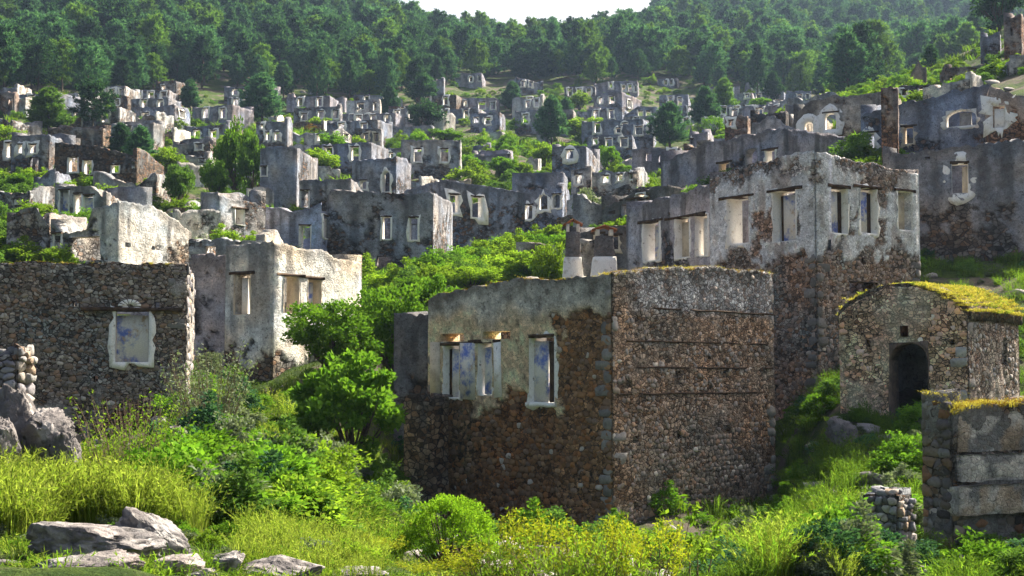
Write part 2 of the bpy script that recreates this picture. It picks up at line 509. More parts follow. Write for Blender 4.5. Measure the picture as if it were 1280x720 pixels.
def make_wall(parent, C, d, nin, L, zb, topf, t, ops, res, sty, seed, mat, name='wall', near=False, colf=None, depth_plaster=0.045, backres=None):
    """one wall: outer face from C along d, thickness t towards nin, openings (u0,u1,z0,z1)"""
    C = np.asarray(C, float)
    L = float(L)
    nu = max(2, int(round(L / res)))
    ztop_max = float(np.max(topf(np.linspace(0, L, 60))))
    ztop_min = float(np.min(topf(np.linspace(0, L, 60))))
    nz = max(2, int(round((ztop_max - zb) / res)))
    us = list(np.linspace(0, L, nu + 1))
    zs = list(np.linspace(zb, ztop_max, nz + 1))
    def insert(arr, v, lo, hi):
        v = min(max(v, lo), hi)
        k = int(np.argmin([abs(q - v) for q in arr]))
        if abs(arr[k] - v) < res * 0.55 and 0 < k < len(arr) - 1:
            if not any(abs(arr[k] - w) < 1e-6 for w in insert.fixed): arr[k] = v
            else: arr.append(v)
        else:
            arr.append(v)
        insert.fixed.append(v); arr.sort()
    insert.fixed = []
    for o in ops:
        insert(us, o[0], 0.02, L - 0.02); insert(us, o[1], 0.02, L - 0.02)
    insert.fixed = []
    for o in ops:
        insert(zs, o[2], zb, ztop_max); insert(zs, o[3], zb, ztop_max)
    us = np.array(us); zs = np.array(zs)
    zhi = max([o[3] for o in ops] + [zb + 0.3]) + 0.12
    zhi = min(zhi, ztop_min - 0.08)
    zhi = max(zhi, zb + 0.1)
    tu = topf(us)
    U, Z = np.meshgrid(us, zs, indexing='ij')
    f = np.clip((Z - zhi) / max(ztop_max - zhi, 0.05), 0, None)
    Zw = np.where(Z > zhi, zhi + f * (tu[:, None] - zhi), Z)
    m0 = min([o[0] for o in ops] + [L / 2]); m1 = max([o[1] for o in ops] + [L / 2])
    m0 = max(m0, t + 0.06); m1 = min(m1, L - t - 0.06)
    if m1 < m0: m0 = m1 = L / 2
    Ub = np.interp(us, [0, m0, m1, L], [min(t, m0), m0, m1, max(L - t, m1)])
    base = C[None, None, :2] + U[..., None] * d
    Pf = np.concatenate([base, Zw[..., None]], -1)
    Hn = (Zw - zb) / np.maximum(tu[:, None] - zb, 0.1)
    colfun = colf or (lambda P, h: face_colours(P, h, sty, seed))
    c = colfun(Pf.reshape(-1, 3), Hn.ravel())
    # relief: render stands proud of the rubble, and the face is never flat
    rel = (fbm(Pf.reshape(-1, 3) * 1.1, 3, seed + 77) - 0.5) * (0.05 if near else 0.10)
    rel = rel + (fbm(Pf.reshape(-1, 3) * 5.0, 3, seed + 78) - 0.5) * (0.05 if near else 0.05) + c[:, 3] * depth_plaster
    edge = np.minimum(U, L - U).ravel()
    rel = rel * sstep(0, 0.25, edge) + (0 if not near else 0.012)
    Pf2 = Pf.reshape(-1, 3).copy()
    Pf2[:, :2] -= rel[:, None] * nin
    Pb = np.concatenate([C[None, None, :2] + Ub[:, None, None] * d + nin * t + 0 * base, Zw[..., None]], -1).reshape(-1, 3)
    # the broken wall head is uneven across its thickness
    Pb[:, 2] = np.where(Hn.ravel() > 0.999, Pb[:, 2] + (fbm(Pb * 2.2, 2, seed + 5) - 0.5) * 0.25, Pb[:, 2])
    Pb[:, :2] += ((fbm(Pb * 1.3, 2, seed + 55) - 0.5) * 0.12)[:, None] * nin
    cb = colfun(Pb, Hn.ravel())
    n1, n2 = len(us), len(zs)
    V = np.vstack([Pf2, Pb]); cols = np.vstack([c, cb])
    uc = 0.5 * (us[1:] + us[:-1]); zc = 0.5 * (zs[1:] + zs[:-1])
    mask = np.ones((n1 - 1, n2 - 1), bool)
    for o in ops:
        mask &= ~(((uc > o[0]) & (uc < o[1]))[:, None] & ((zc > o[2]) & (zc < o[3]))[None])
    idx = np.arange(n1 * n2).reshape(n1, n2)
    B = n1 * n2
    I, J = np.nonzero(mask)
    q = np.stack([idx[I, J], idx[I+1, J], idx[I+1, J+1], idx[I, J+1]], -1)
    faces = [q, q[:, ::-1] + B]
    pm = np.pad(mask, 1)
    I, J = np.nonzero(pm[1:, 1:-1] != pm[:-1, 1:-1])       # vertical edges at u line I, cell row J
    faces.append(np.stack([idx[I, J], idx[I, J+1], idx[I, J+1] + B, idx[I, J] + B], -1))
    I, J = np.nonzero(pm[1:-1, 1:] != pm[1:-1, :-1])
    faces.append(np.stack([idx[I, J], idx[I+1, J], idx[I+1, J] + B, idx[I, J] + B], -1))
    return mk(name, V, [np.vstack(faces)], mat, parent, cols)

def voronoi(sites, box, reach):
    """cells (lists of 2D points) of the sites inside box"""
    g = {}
    for k, (x, y) in enumerate(sites):
        g.setdefault((int(x // reach), int(y // reach)), []).append(k)
    out = []
    for k, (x, y) in enumerate(sites):
        poly = [(max(box[0], x - reach), max(box[1], y - reach)), (min(box[2], x + reach), max(box[1], y - reach)),
                (min(box[2], x + reach), min(box[3], y + reach)), (max(box[0], x - reach), min(box[3], y + reach))]
        gx, gy = int(x // reach), int(y // reach)
        nb = []
        for a in (-1, 0, 1):
            for b in (-1, 0, 1):
                nb += g.get((gx + a, gy + b), [])
        nb = sorted((q for q in nb if q != k), key=lambda q: (sites[q][0]-x)**2 + (sites[q][1]-y)**2)[:14]
        for q in nb:
            qx, qy = sites[q]
            nx, ny = qx - x, qy - y
            cc = (qx*qx + qy*qy - x*x - y*y) / 2
            new = []
            for i in range(len(poly)):
                p1, p2 = poly[i], poly[(i + 1) % len(poly)]
                s1 = p1[0]*nx + p1[1]*ny - cc; s2 = p2[0]*nx + p2[1]*ny - cc
                if s1 <= 0: new.append(p1)
                if (s1 < 0) != (s2 < 0) and s1 != s2:
                    tt = s1 / (s1 - s2)
                    new.append((p1[0] + tt*(p2[0]-p1[0]), p1[1] + tt*(p2[1]-p1[1])))
            poly = new
            if len(poly) < 3: break
        out.append(poly)
    return out

PAL = {
 'brown': [(.23,.135,.075),(.26,.17,.10),(.15,.115,.085),(.11,.095,.085),(.30,.20,.12),(.19,.165,.14),(.24,.12,.06),(.10,.075,.055),(.30,.13,.05)],
 'grey':  [(.17,.165,.165),(.22,.21,.20),(.14,.13,.135),(.26,.23,.20),(.11,.105,.11),(.24,.18,.13),(.19,.185,.195),(.31,.28,.25)],
 'dim':   [(.15,.13,.115),(.19,.155,.12),(.11,.10,.095),(.22,.15,.10),(.14,.12,.12),(.085,.075,.07),(.26,.14,.08),(.20,.185,.17)],
 'pink':  [(.33,.235,.18),(.27,.18,.135),(.36,.29,.24),(.22,.17,.15),(.30,.17,.10),(.19,.17,.165),(.38,.20,.11),(.27,.25,.24)],
 'dark':  [(.10,.09,.085),(.14,.12,.10),(.075,.07,.07),(.17,.14,.11),(.12,.105,.11),(.20,.13,.085)],
}
def stone_mesh(poly, cu, cz, C, d, nin, gap, prot, col, rnd):
    """rounded 8-sided stone standing out of a wall face; returns V (world), quads, tris"""
    pts = np.array(poly)
    ctr = pts.mean(0)
    ang = np.arctan2(pts[:, 1] - ctr[1], pts[:, 0] - ctr[0])
    r = np.hypot(pts[:, 0] - ctr[0], pts[:, 1] - ctr[1])
    o = np.argsort(ang); ang, r = ang[o], r[o]
    A = np.linspace(-math.pi, math.pi, 9)[:8] + rnd.uniform(0, .6)
    A = (A + math.pi) % (2 * math.pi) - math.pi
    A.sort()
    px_ = np.interp(A, np.concatenate([ang - 2*math.pi, ang, ang + 2*math.pi]), np.tile(r * np.cos(ang), 3))
    pz_ = np.interp(A, np.concatenate([ang - 2*math.pi, ang, ang + 2*math.pi]), np.tile(r * np.sin(ang), 3))
    ring = np.stack([px_, pz_], -1) * (1 - gap) * rnd.uniform(.90, 1.04, (8, 1))
    tilt = rnd.uniform(-.18, .18, 2)
    def lift(r2, w):
        ww = w + (r2 @ tilt if w > 0 else 0)
        return np.column_stack([C[0] + d[0]*(ctr[0]+r2[:, 0]) - nin[0]*ww, C[1] + d[1]*(ctr[0]+r2[:, 0]) - nin[1]*ww, ctr[1] + r2[:, 1]])
    V = np.vstack([lift(ring, -0.05), lift(ring * 1.0, prot * 0.35), lift(ring * 0.86 + rnd.uniform(-.012, .012, (8, 2)), prot), lift(np.zeros((1, 2)), prot * rnd.uniform(.85, 1.05))])
    k = np.arange(8); k2 = (k + 1) % 8
    Q = np.vstack([np.stack([k, k2, k2 + 8, k + 8], -1), np.stack([k + 8, k2 + 8, k2 + 16, k + 16], -1)])
    T = np.stack([k + 16, k2 + 16, 0 * k + 24], -1)
    return V, Q, T

def lay_stones(parent, C, d, nin, L, zlo, topf, ops, size, pal, seed, keep=None, n_parts=150, prot=(0.03, 0.085), quoins=(True, True), zquoin=None, light=1.0, base=None):
    """rubble facing: the largest stones one by one, the rest as one part"""
    rnd = np.random.default_rng(seed)
    sites = []
    z = zlo
    topm = float(np.max(topf(np.linspace(0, L, 40))))
    row = 0
    while z < topm:
        h = size * rnd.uniform(0.5, 1.25)
        u = rnd.uniform(0, size * .6)
        while u < L:
            w = size * rnd.choice([0.5, 0.75, 1.0, 1.5, 2.2], p=[.26, .28, .22, .15, .09])
            sites.append((u + w / 2 + rnd.uniform(-.12, .12) * w, z + h / 2 + rnd.uniform(-.28, .28) * h))
            u += w
        z += h; row += 1
    sites = [s for s in sites if 0.04 < s[0] < L - 0.04]
    XS = 1.5
    cells = voronoi([(a / XS, b) for a, b in sites], (0.0, zlo - .1, L / XS, topm + .1), size * 2.2)
    cells = [[(a * XS, b) for a, b in c] for c in cells]
    items = []
    su = np.array([s[0] for s in sites]); sz = np.array([s[1] for s in sites])
    good = sz < topf(su) - 0.06
    if keep is not None: good &= keep(su, sz, rnd)
    for (u, z), poly, gd in zip(sites, cells, good):
        if not gd or len(poly) < 4: continue
        if any(o[0] - .03 < u < o[1] + .03 and o[2] - .03 < z < o[3] + .03 for o in ops): continue
        pp = []
        for (a, b) in poly:
            for o in ops:
                if o[0] < a < o[1] and o[2] < b < o[3]:
                    dd = [a - o[0], o[1] - a, b - o[2], o[3] - b]
                    m = int(np.argmin(dd))
                    a, b = [(o[0], b), (o[1], b), (a, o[2]), (a, o[3])][m]
            pp.append((a, b))
        p = np.array(pp)
        area = 0.5 * abs(np.dot(p[:, 0], np.roll(p[:, 1], 1)) - np.dot(p[:, 1], np.roll(p[:, 0], 1)))
        if area < 0.0012: continue
        items.append((area, u, z, pp))
    # squared corner stones
    for side in (0, 1):
        if not quoins[side]: continue
        z = zlo if zquoin is None else zquoin
        k = 0
        while z < topm - .25:
            h = rnd.uniform(.20, .34); w = rnd.uniform(.22, .34) if k % 2 else rnd.uniform(.38, .58)
            u0 = 0.0 if side == 0 else L - w
            if z + h < float(topf(np.array([u0 + w / 2]))[0]) - .05 and (keep is None or keep(np.array([u0 + w/2]), np.array([z + h/2]), rnd)[0]):
                items.append((w * h + 1.0, u0 + w / 2, z + h / 2, [(u0, z), (u0 + w, z), (u0 + w, z + h), (u0, z + h)]))
            z += h; k += 1
    items.sort(key=lambda q: -q[0])
    P = PAL[pal]
    Vs, Qs, Ts, Cs, off = [], [], [], [], 0
    cw = fbm(np.array([[i[1], seed, i[2]] for i in items]) * 0.7, 3, seed) if items else []
    for n, (area, u, z, poly) in enumerate(items):
        quo = area > 1.0
        col = np.array(P[rnd.integers(len(P))]) * rnd.choice([.7, .85, 1.0, 1.15, 1.4], p=[.14, .26, .3, .2, .1]) * (0.6 + 0.8 * cw[n]) * light
        if base is not None: col = .55 * col + .45 * np.array(base) * rnd.uniform(.8, 1.2)
        if quo: col = np.array((.17, .155, .14)) * rnd.uniform(.75, 1.3) * light
        if rnd.random() < .035: col = np.array((.42, .36, .30)) * light
        V, Q, T = stone_mesh(poly, u, z, C, d, nin, rnd.uniform(.0, .10) if not quo else .02, rnd.uniform(*prot) if not quo else rnd.uniform(.02, .05), col, rnd)
        if n < n_parts:
            mk('stone', V, [Q, T], M['stone'], parent, np.append(col, 0), loc=np.array([V[:, 0].mean(), V[:, 1].mean(), V[:, 2].mean()]))
        else:
            Vs.append(V); Qs.append(Q + off); Ts.append(T + off); Cs.append(np.tile(np.append(col, 0), (len(V), 1))); off += len(V)
    if Vs:
        o = mk('rubble_stones', np.vstack(Vs), [np.vstack(Qs), np.vstack(Ts)], M['stone'], parent, np.vstack(Cs))
        o['kind'] = 'stuff'

# ------------------------------------------------------------------ window dressings
def loop_rect(u0, u1, z0, z1, n=4, arch=0.0):
    """points round an opening, counter-clockwise from the lower left; arch = rise of a curved head"""
    pts = []
    for k in range(n): pts.append((u0 + (u1 - u0) * k / n, z0))
    zs = z1 - arch
    for k in range(n): pts.append((u1, z0 + (zs - z0) * k / n))
    if arch > 0:
        m = 2 * n
        for k in range(m):
            a = math.pi * k / m
            pts.append(((u0 + u1) / 2 + (u1 - u0) / 2 * math.cos(a), zs + arch * math.sin(a)))
    else:
        for k in range(n): pts.append((u1 + (u0 - u1) * k / n, z1))
    for k in range(n): pts.append((u0, zs + (z0 - zs) * k / n))
    return np.array(pts)

def dress(parent, C, d, nin, o, t, rnd, sw=0.16, arch=0.0, lintel=True, sill=False, fill=None, mat='white', lint_over=0.18, n=4, proud=0.06, round_=0.0, lining=True, **_):
    """plaster surround and reveal of one opening (+ lintel, sill, infill as its sub-parts)"""
    u0, u1, z0, z1 = o
    C = np.asarray(C, float)
    g = 0.012
    inn = loop_rect(u0 + g, u1 - g, z0 + g, z1 - g, n, arch)
    cu, cz = (u0 + u1) / 2, (z0 + z1) / 2
    hw, hh = (u1 - u0) / 2, (z1 - z0) / 2
    rel = inn - [cu, cz]
    jit = rnd.uniform(0.1, 1.3, len(inn))[:, None]
    dirn = np.sign(rel) * np.array([[1.0, 1.0]]) * (np.abs(rel) > np.array([hw, hh]) * 0.93)
    outp = inn + dirn * sw * jit
    if round_ > 0:
        th = np.arctan2(rel[:, 1] / hh, rel[:, 0] / hw)
        ov = np.stack([np.cos(th) * (hw + sw * 1.25) * 1.12, np.sin(th) * (hh + sw * 1.4) * 1.10], -1)
        outp = (1 - round_) * outp + round_ * (ov * rnd.uniform(.95, 1.05, len(inn))[:, None] + [cu, cz])
    def P(uz, w):
        return np.column_stack([C[0] + d[0]*uz[:, 0] - nin[0]*w, C[1] + d[1]*uz[:, 0] - nin[1]*w, uz[:, 1]])
    m = len(inn)
    loops = [P(outp, -0.05), P(outp, proud * 0.8), P(inn, proud)]
    if lining:
        loops += [P(inn, -t * 0.55), P(inn + np.sign(rel) * 0.0 + 0 * rel, -t * 0.98)]
    V = np.vstack(loops)
    k = np.arange(m); k2 = (k + 1) % m
    Q = np.vstack([np.stack([k, k2, k2 + m, k + m], -1) + j * m for j in range(len(loops) - 1)])
    extraV, extraQ = [], []
    if arch > 0:      # spandrels that close the corners of the square opening above the curve
        zs = z1 - arch
        for sgn in (-1, 1):
            a = np.linspace(0, math.pi / 2, 5)
            arc = np.stack([cu + sgn * (hw - g) * np.cos(a), zs + (arch - g) * np.sin(a)], -1)
            top = np.stack([cu + sgn * hw * np.linspace(1, 0, 5) * 1.0, np.full(5, z1 + .03)], -1)
            for i in range(4):
                qd = np.array([arc[i], arc[i+1], top[i+1], top[i]])
                b = len(V) + sum(len(e) for e in extraV)
                extraV.append(np.vstack([P(qd, 0.02), P(qd, -t * 0.9)]))
                extraQ.append(BOXF + b)
    if extraV:
        V = np.vstack([V] + extraV); Q = np.vstack([Q] + extraQ)
    w_ = mk('window', V, [Q], M[mat], parent)
    def slab(name, ua, ub, za, zb_, wa, wb, mt, jitter=0.015, seg=4):
        x = np.linspace(ua, ub, seg + 1)
        vv, qq = [], []
        for i, u in enumerate(x):
            j = rnd.uniform(-jitter, jitter, 3)
            sec = np.array([[u, za + j[0]], [u, zb_ + j[1]]])
            f = P(sec, wa + j[2]); bk = P(sec, wb)
            vv.append(np.vstack([f, bk[::-1]]))
        vv = np.vstack(vv)
        for i in range(seg):
            a, b = 4 * i, 4 * i + 4
            for q in range(4):
                qq.append([a + q, a + (q + 1) % 4, b + (q + 1) % 4, b + q])
        qq += [[0, 1, 2, 3], [4*seg + 3, 4*seg + 2, 4*seg + 1, 4*seg]]
        mk(name, vv, [np.array(qq)], M[mt], w_)
    if lintel:
        slab('lintel', u0 - lint_over * rnd.uniform(.6, 1.3), u1 + lint_over * rnd.uniform(.6, 1.3), z1 - 0.02, z1 + 0.07, proud + .02, -t * .5, 'timber')
    if sill:
        slab('sill', u0 - .08, u1 + .08, z0 - .10, z0 + .02, proud + .06, -t * .5, 'white', .02)
    for fm, fd, f0, f1 in ([] if not fill else fill if isinstance(fill, list) else [fill]):
        wd = u1 - u0 - .04
        slab('infill_or_shade_panel', u0 + .02 + wd * f0, u0 + .02 + wd * f1, z0 + .02, z1 - .12, -fd, -fd - .12, fm, .02)  # timber strips among these are added, dark in place of shaded gaps
    return w_

HOUSES = []
def wall_u(C, d, px):
    """distance along a wall (start C, direction d) of the point seen at pixel column px"""
    t = ray(px, 400)[0]
    return (t * C[1] - C[0]) / (d[0] - t * d[1])

def house(label, x0, xc, x1, ytop, ybase, alpha, wins=(), sty='grey', d=None, name='ruined_house', cat='house', rag=0.25, prof_l=None, prof_r=None,
          t=0.5, seed=None, a_len=None, b_len=None, win_kw=None, sink=1.6, res=None, stones=None, colf=None, group=None, back=True, near=False, wmat='white', back_drop=0.0, back_wins=True, prof_b=None):
    """roofless four-walled ruin: near corner at column xc, left face to x0, right face to x1 (pixels);
    wins: (px0, py0, px1, py1[, options]) openings on either face"""
    seed = seed or (abs(hash((round(x0), round(xc), round(ytop)))) % 9000 + 1)
    rnd = np.random.default_rng(seed)
    d = d or hit(xc, ybase)
    al = math.radians(alpha)
    dL = np.array([-math.cos(al), math.sin(al)]); dR = np.array([math.sin(al), math.cos(al)])
    tx = ray(xc, (ytop + ybase) / 2)[0]
    C = np.array([tx * d, d])
    tl = ray(x0, (ytop + ybase) / 2)[0]
    a = a_len or np.clip((C[0] - tl * C[1]) / (math.cos(al) + tl * math.sin(al)), 1.2, 14)
    if b_len: b = b_len
    else:
        tr = ray(x1, (ytop + ybase) / 2)[0]
        b = (tr * C[1] - C[0]) / (math.sin(al) - tr * math.cos(al))
        b = 5.0 if (b < 1.0 or b > 13) else b
    zt = ray(xc, ytop)[1] * d
    corners = np.array([C, C + a * dL, C + a * dL + b * dR, C + b * dR])
    zg = ground_z(corners[:, 0], corners[:, 1])
    zb = float(min(zg.min(), ray(xc, ybase)[1] * d)) - sink
    root = thing(name, label, cat, (C[0], C[1], zb + sink), group)
    res = res or max(0.10, 3.2 * d / F)
    mat = M['masonry'] if not near else M['mortar']
    if not near and d > 66 and colf is None:      # walls beyond this distance get a darker, bluer tint
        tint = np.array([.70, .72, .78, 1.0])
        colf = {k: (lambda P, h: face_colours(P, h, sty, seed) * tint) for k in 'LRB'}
    def top_of(L, prof, sd, drop=0.0):
        def f(u):
            u = np.asarray(u, float)
            p = np.stack([u * 1.3, 0 * u + sd, 0 * u], -1)
            z = zt - drop + rag * (1.3 * (fbm(p * .3, 2, sd) - .5) + 0.6 * (fbm(p * 2.2, 3, sd + 1) - .5) + .45 * (np.floor(4 * vnoise(p * 1.2 + 5, sd + 3)) / 4 - .4)) + (.10 if near else .22) * (fbm(p * 5.5, 2, sd + 6) - .5)
            if prof: z = z + np.interp(u / L, [q[0] for q in prof], [q[1] for q in prof])
            return z
        return f
    faces = {'L': (C, dL, dR, a, top_of(a, prof_l, seed + 1)), 'R': (C, dR, dL, b, top_of(b, prof_r, seed + 2))}
    ops = {'L': [], 'R': []}
    ext = {'L': [], 'R': []}
    for w in wins:
        kw = dict(w[4]) if len(w) > 4 else {}
        side = kw.pop('face', 'L' if (w[0] + w[2]) / 2 < xc else 'R')
        Cs, dd, nn, L, tf = faces[side]
        ua, ub = sorted((wall_u(Cs, dd, w[0]), wall_u(Cs, dd, w[2])))
        um = (ua + ub) / 2
        dist = Cs[1] + dd[1] * um
        px_m = (w[0] + w[2]) / 2
        z1 = ray(px_m, w[1])[1] * dist; z0 = ray(px_m, w[3])[1] * dist
        ua, ub = max(ua, .08), min(ub, L - .08)
        z1 = min(z1, float(tf(np.array([um]))[0]) - .18)
        if ub - ua < .12 or z1 - z0 < .12: continue
        ops[side].append((ua, ub, z0, z1)); ext[side].append(kw)
    for side in 'LR':
        Cs, dd, nn, L, tf = faces[side]
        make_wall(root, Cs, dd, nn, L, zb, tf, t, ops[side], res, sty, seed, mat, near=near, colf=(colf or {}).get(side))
        for o, kw in zip(ops[side], ext[side]):
            kw = {**(win_kw or {}), **kw}
            if kw.pop('hole', False): continue
            if 'arch' in kw: kw['arch'] = kw['arch'] * (o[1] - o[0]) / 2
            kw.setdefault('mat', wmat)
            kw.setdefault('n', 3 if d > 70 else 7)
            dress(root, Cs, dd, nn, o, t, rnd, **kw)
        if stones and side in stones:
            s = dict(stones[side])
            lay_stones(root, Cs, dd, nn, L, max(zb, s.pop('zlo', zb)), tf, ops[side], seed=seed + ord(side), **s)
    if back:
        cres = max(res * 2.5, 0.5)
        Cb = C + b * dR
        bo = []
        for k in range(int(a // 2.6)):
            u = (k + .7) * a / max(1, int(a // 2.6)) - .3
            bo.append((u, u + .75, zt - 2.5 - back_drop, zt - 1.1 - back_drop))
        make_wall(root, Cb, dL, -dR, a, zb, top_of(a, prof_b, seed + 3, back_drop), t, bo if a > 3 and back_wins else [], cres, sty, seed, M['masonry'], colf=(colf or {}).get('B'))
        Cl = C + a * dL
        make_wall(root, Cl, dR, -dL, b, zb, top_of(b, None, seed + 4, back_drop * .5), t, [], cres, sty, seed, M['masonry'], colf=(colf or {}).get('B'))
    HOUSES.append((corners, root))
    return root, faces, ops, zt, zb
def W(x, y, w=6, h=10, **kw):
    return (x - w / 2, y - h / 2, x + w / 2, y + h / 2, kw)

STY['house_i'] = ((.13, .105, .085), (.24, .23, .235), .45, 1.3)
# ------------------------------------------------------------------ centre house (near corner 35 m away)
def centre_house():
    d0 = 35.0
    zrow = lambda row, dd: ray(640, row)[1] * dd
    al = math.radians(45)
    C = np.array([ray(765, 500)[0] * d0, d0]); dL = np.array([-math.cos(al), math.sin(al)]); dR = np.array([math.sin(al), math.cos(al)])
    def n2(u, z, s, k=1.0):
        p = np.stack([np.asarray(u, float) * k, np.asarray(u, float) * 0 + s, np.asarray(z, float) * k], -1)
        return fbm(p, 4, s)
    def pl_left(u, z):      # tan render round the windows and a grey band under the wall head
        u = np.asarray(u, float); z = np.asarray(z, float)
        n = (n2(u, z, 3, 1.2) - .5) + 0.6 * (n2(u, z, 4, 4.0) - .5)
        body = sstep(-.05, .05, (z + 0.62) * .55 + n * 1.1 - .05) * sstep(-.05, .05, (u - 2.0) * .5 + n * 0.8)
        band = sstep(-.05, .05, (z - 1.55) * .9 + n * .8)
        return np.maximum(body, band)
    def pl_right(u, z):
        u = np.asarray(u, float); z = np.asarray(z, float)
        n = (n2(u, z, 13, .8) - .5) + 0.7 * (n2(u, z, 14, 3.5) - .5)
        band = sstep(-.05, .06, (z - 1.75) * .9 + n * .7 + .02)
        mid = sstep(.02, .2, n * 1.1 + (z + 1.0) * .06 - .05)
        return np.clip(np.maximum(band * .25, mid * .3), 0, 1)
    def cf(side):
        dd, fn = (dL, pl_left) if side == 'L' else (dR, pl_right)
        def f(P, h):
            u = (P[:, :2] - C) @ dd; z = P[:, 2]
            a = fn(u, z)
            w = fbm(P * .8, 4, 91)[:, None]; g = (0.55 + .9 * fbm(P * 2.2, 4, 92))[:, None]
            sp = fbm(P * 7.0, 3, 93)[:, None]
            if side == 'L':
                band = sstep(1.35, 1.9, z + (fbm(P * 1.6, 3, 94) - .5) * .9)[:, None]
                pc = np.array([.86, .63, .39]) * (1 - band) + np.array([.56, .52, .46]) * band
                mort = np.array([.25, .125, .055]) * (1 + (w - .5) * np.array([1.5, .3, -.4]))
                right = sstep(2.3, 1.2, u)[:, None] * sstep(1.7, 1.2, z)[:, None]
                mort = mort * (1 - right) + np.array([.36, .20, .095]) * right
            else:
                band = (sstep(1.5, 1.8, z + (fbm(P * 1.6, 3, 97) - .5) * .5) * sstep(.2, 1.4, u))[:, None]
                pc = np.array([.42, .34, .27]) * (1 - band) + np.array([.56, .55, .54]) * band
                mort = np.array([.42, .305, .215]) * (1 + (w - .5) * np.array([.9, .2, -.4])) * (1 - band) + np.array([.50, .49, .49]) * band
            c = (pc * a[:, None] + mort * (1 - a[:, None])) * g * (.6 + .8 * sp)
            head = sstep(.93, 1.0, h + (fbm(P * 2.0, 3, 95) - .5) * .14)[:, None] * .75
            c = c * (1 - head) + np.array([.10, .09, .07]) * head
            pits = sstep(.66, .72, fbm(P * 5.5, 3, 96))[:, None] * .6
            c = c * (1 - pits) + np.array([.07, .06, .05]) * pits
            return np.hstack([np.clip(c, .01, .8), a[:, None]])
        return f
    keepL = lambda u, z, r: ((pl_left(u, z) < .75) & (r.random(len(u)) < .75)) | (r.random(len(u)) < .06)
    keepR = lambda u, z, r: r.random(len(u)) < np.where(z > 1.7, .22, .28 + .4 * sstep(-.3, -2.2, z)) * (.4 + 1.2 * (n2(u, z, 44, 1.1) > .5))
    hole = dict(hole=True)
    wins = [(556, 431, 576, 497, dict(fill=[('blue', .14, .22, .8), ('timber', .16, 0, .2), ('timber', .16, .82, 1)], sw=.08, lintel=True, mat='white', lint_over=.3)),  # dark side boards stand in for the shaded gaps beside the panel
            (599, 428, 617, 494, dict(fill=[('blue', .14, .22, .86), ('timber', .16, 0, .2)], sw=.08, lintel=True, mat='white', lint_over=.5)),  # dark board fills a gap that is only in shade
            (663, 421, 695, 504, dict(fill=[('blue', .10, .40, 1.0), ('timber', .12, 0, .38)], sw=.16, lintel=True, mat='white', lint_over=-.02, sill=True))]  # dark board added to give the right-hand gap its shade
    for (x, y) in [(786, 480), (847, 468), (906, 468), (793, 550), (848, 544), (908, 536), (794, 632), (858, 618), (918, 608), (905, 467)]:
        wins.append((x - 3, y - 5, x + 3, y + 4, hole))
    wins = wins[:-1] + [(552, 417, 582, 427, hole), (606, 414, 640, 424, hole)]
    prof_l = [(0, .02), (.25, -.06), (.45, .05), (.6, -.02), (.8, -.2), (.93, -.28), (1, -.42)]
    prof_r = [(0, .02), (.15, .12), (.3, .2), (.6, .35), (.9, .38), (1, .34)]
    topA = {}
    root, faces, ops, zt, zb = house('two storey roofless stone house with blue painted window panels, largest at centre', 535, 765, 968, 341, 672, 45, wins, d=d0, near=True,
        res=.075, rag=.16, prof_l=prof_l, prof_r=prof_r, t=.6, colf={'L': cf('L'), 'R': cf('R')}, seed=101, sink=.8, sty='brown', back_drop=1.0)
    Cs, dd, nn, L, tf = faces['L']
    lay_stones(root, Cs, dd, nn, L, -4.8, tf, ops['L'], .165, 'brown', 501, keepL, 150, (.006, .04), (True, True), -4.3, 1.3, (.30, .145, .06))
    Cs, dd, nn, L, tf = faces['R']
    lay_stones(root, Cs, dd, nn, L, -4.8, tf, ops['R'], .15, 'dim', 502, lambda u, z, r: keepR(u, z, r) & (z < -.3 + r.uniform(-.6, .6, len(z))), 75, (.006, .034), (True, True), -4.3, 1.75, (.42, .32, .24))
    lay_stones(root, Cs, dd, nn, L, -1.2, tf, ops['R'], .14, 'grey', 503, lambda u, z, r: keepR(u, z, r) & (z >= -.3 + r.uniform(-.6, .6, len(z))), 70, (.003, .026), (True, True), -.4, 1.5, (.42, .33, .26))
    # timber lacing courses let into the right face
    Cs, dd, nn, L, tf = faces['R']
    for z_l, ua, ub in ((1.72, 1.6, L - .05), (.88, .5, L - .3), (.22, .9, L - .1), (-.45, .3, L - .6)):
        q = Cs + dd * ua - nn * .035
        nseg = 14
        us_ = np.linspace(0, ub - ua, nseg + 1); rr = np.random.default_rng(int(z_l * 100) + 999)
        VV, QQ = [], []
        for i, u_ in enumerate(us_):
            j = rr.uniform(-.012, .012, 3)
            for (w_, zz) in ((0, -.022), (0, .022), (.12, .022), (.12, -.022)):
                VV.append((q[0] + dd[0] * u_ + nn[0] * (w_ + j[2]), q[1] + dd[1] * u_ + nn[1] * (w_ + j[2]), z_l + zz + j[0]))
        for i in range(nseg):
            if rr.random() < .12: continue
            a_ = 4 * i
            QQ += [[a_ + k, a_ + (k + 1) % 4, a_ + 4 + (k + 1) % 4, a_ + 4 + k] for k in range(4)]
        mk('timber_lacing', np.array(VV), [np.array(QQ)], M['timber'], root)
    # painted pier between the two left windows and the white jamb at their left
    Cs, dd, nn, L, tf = faces['L']
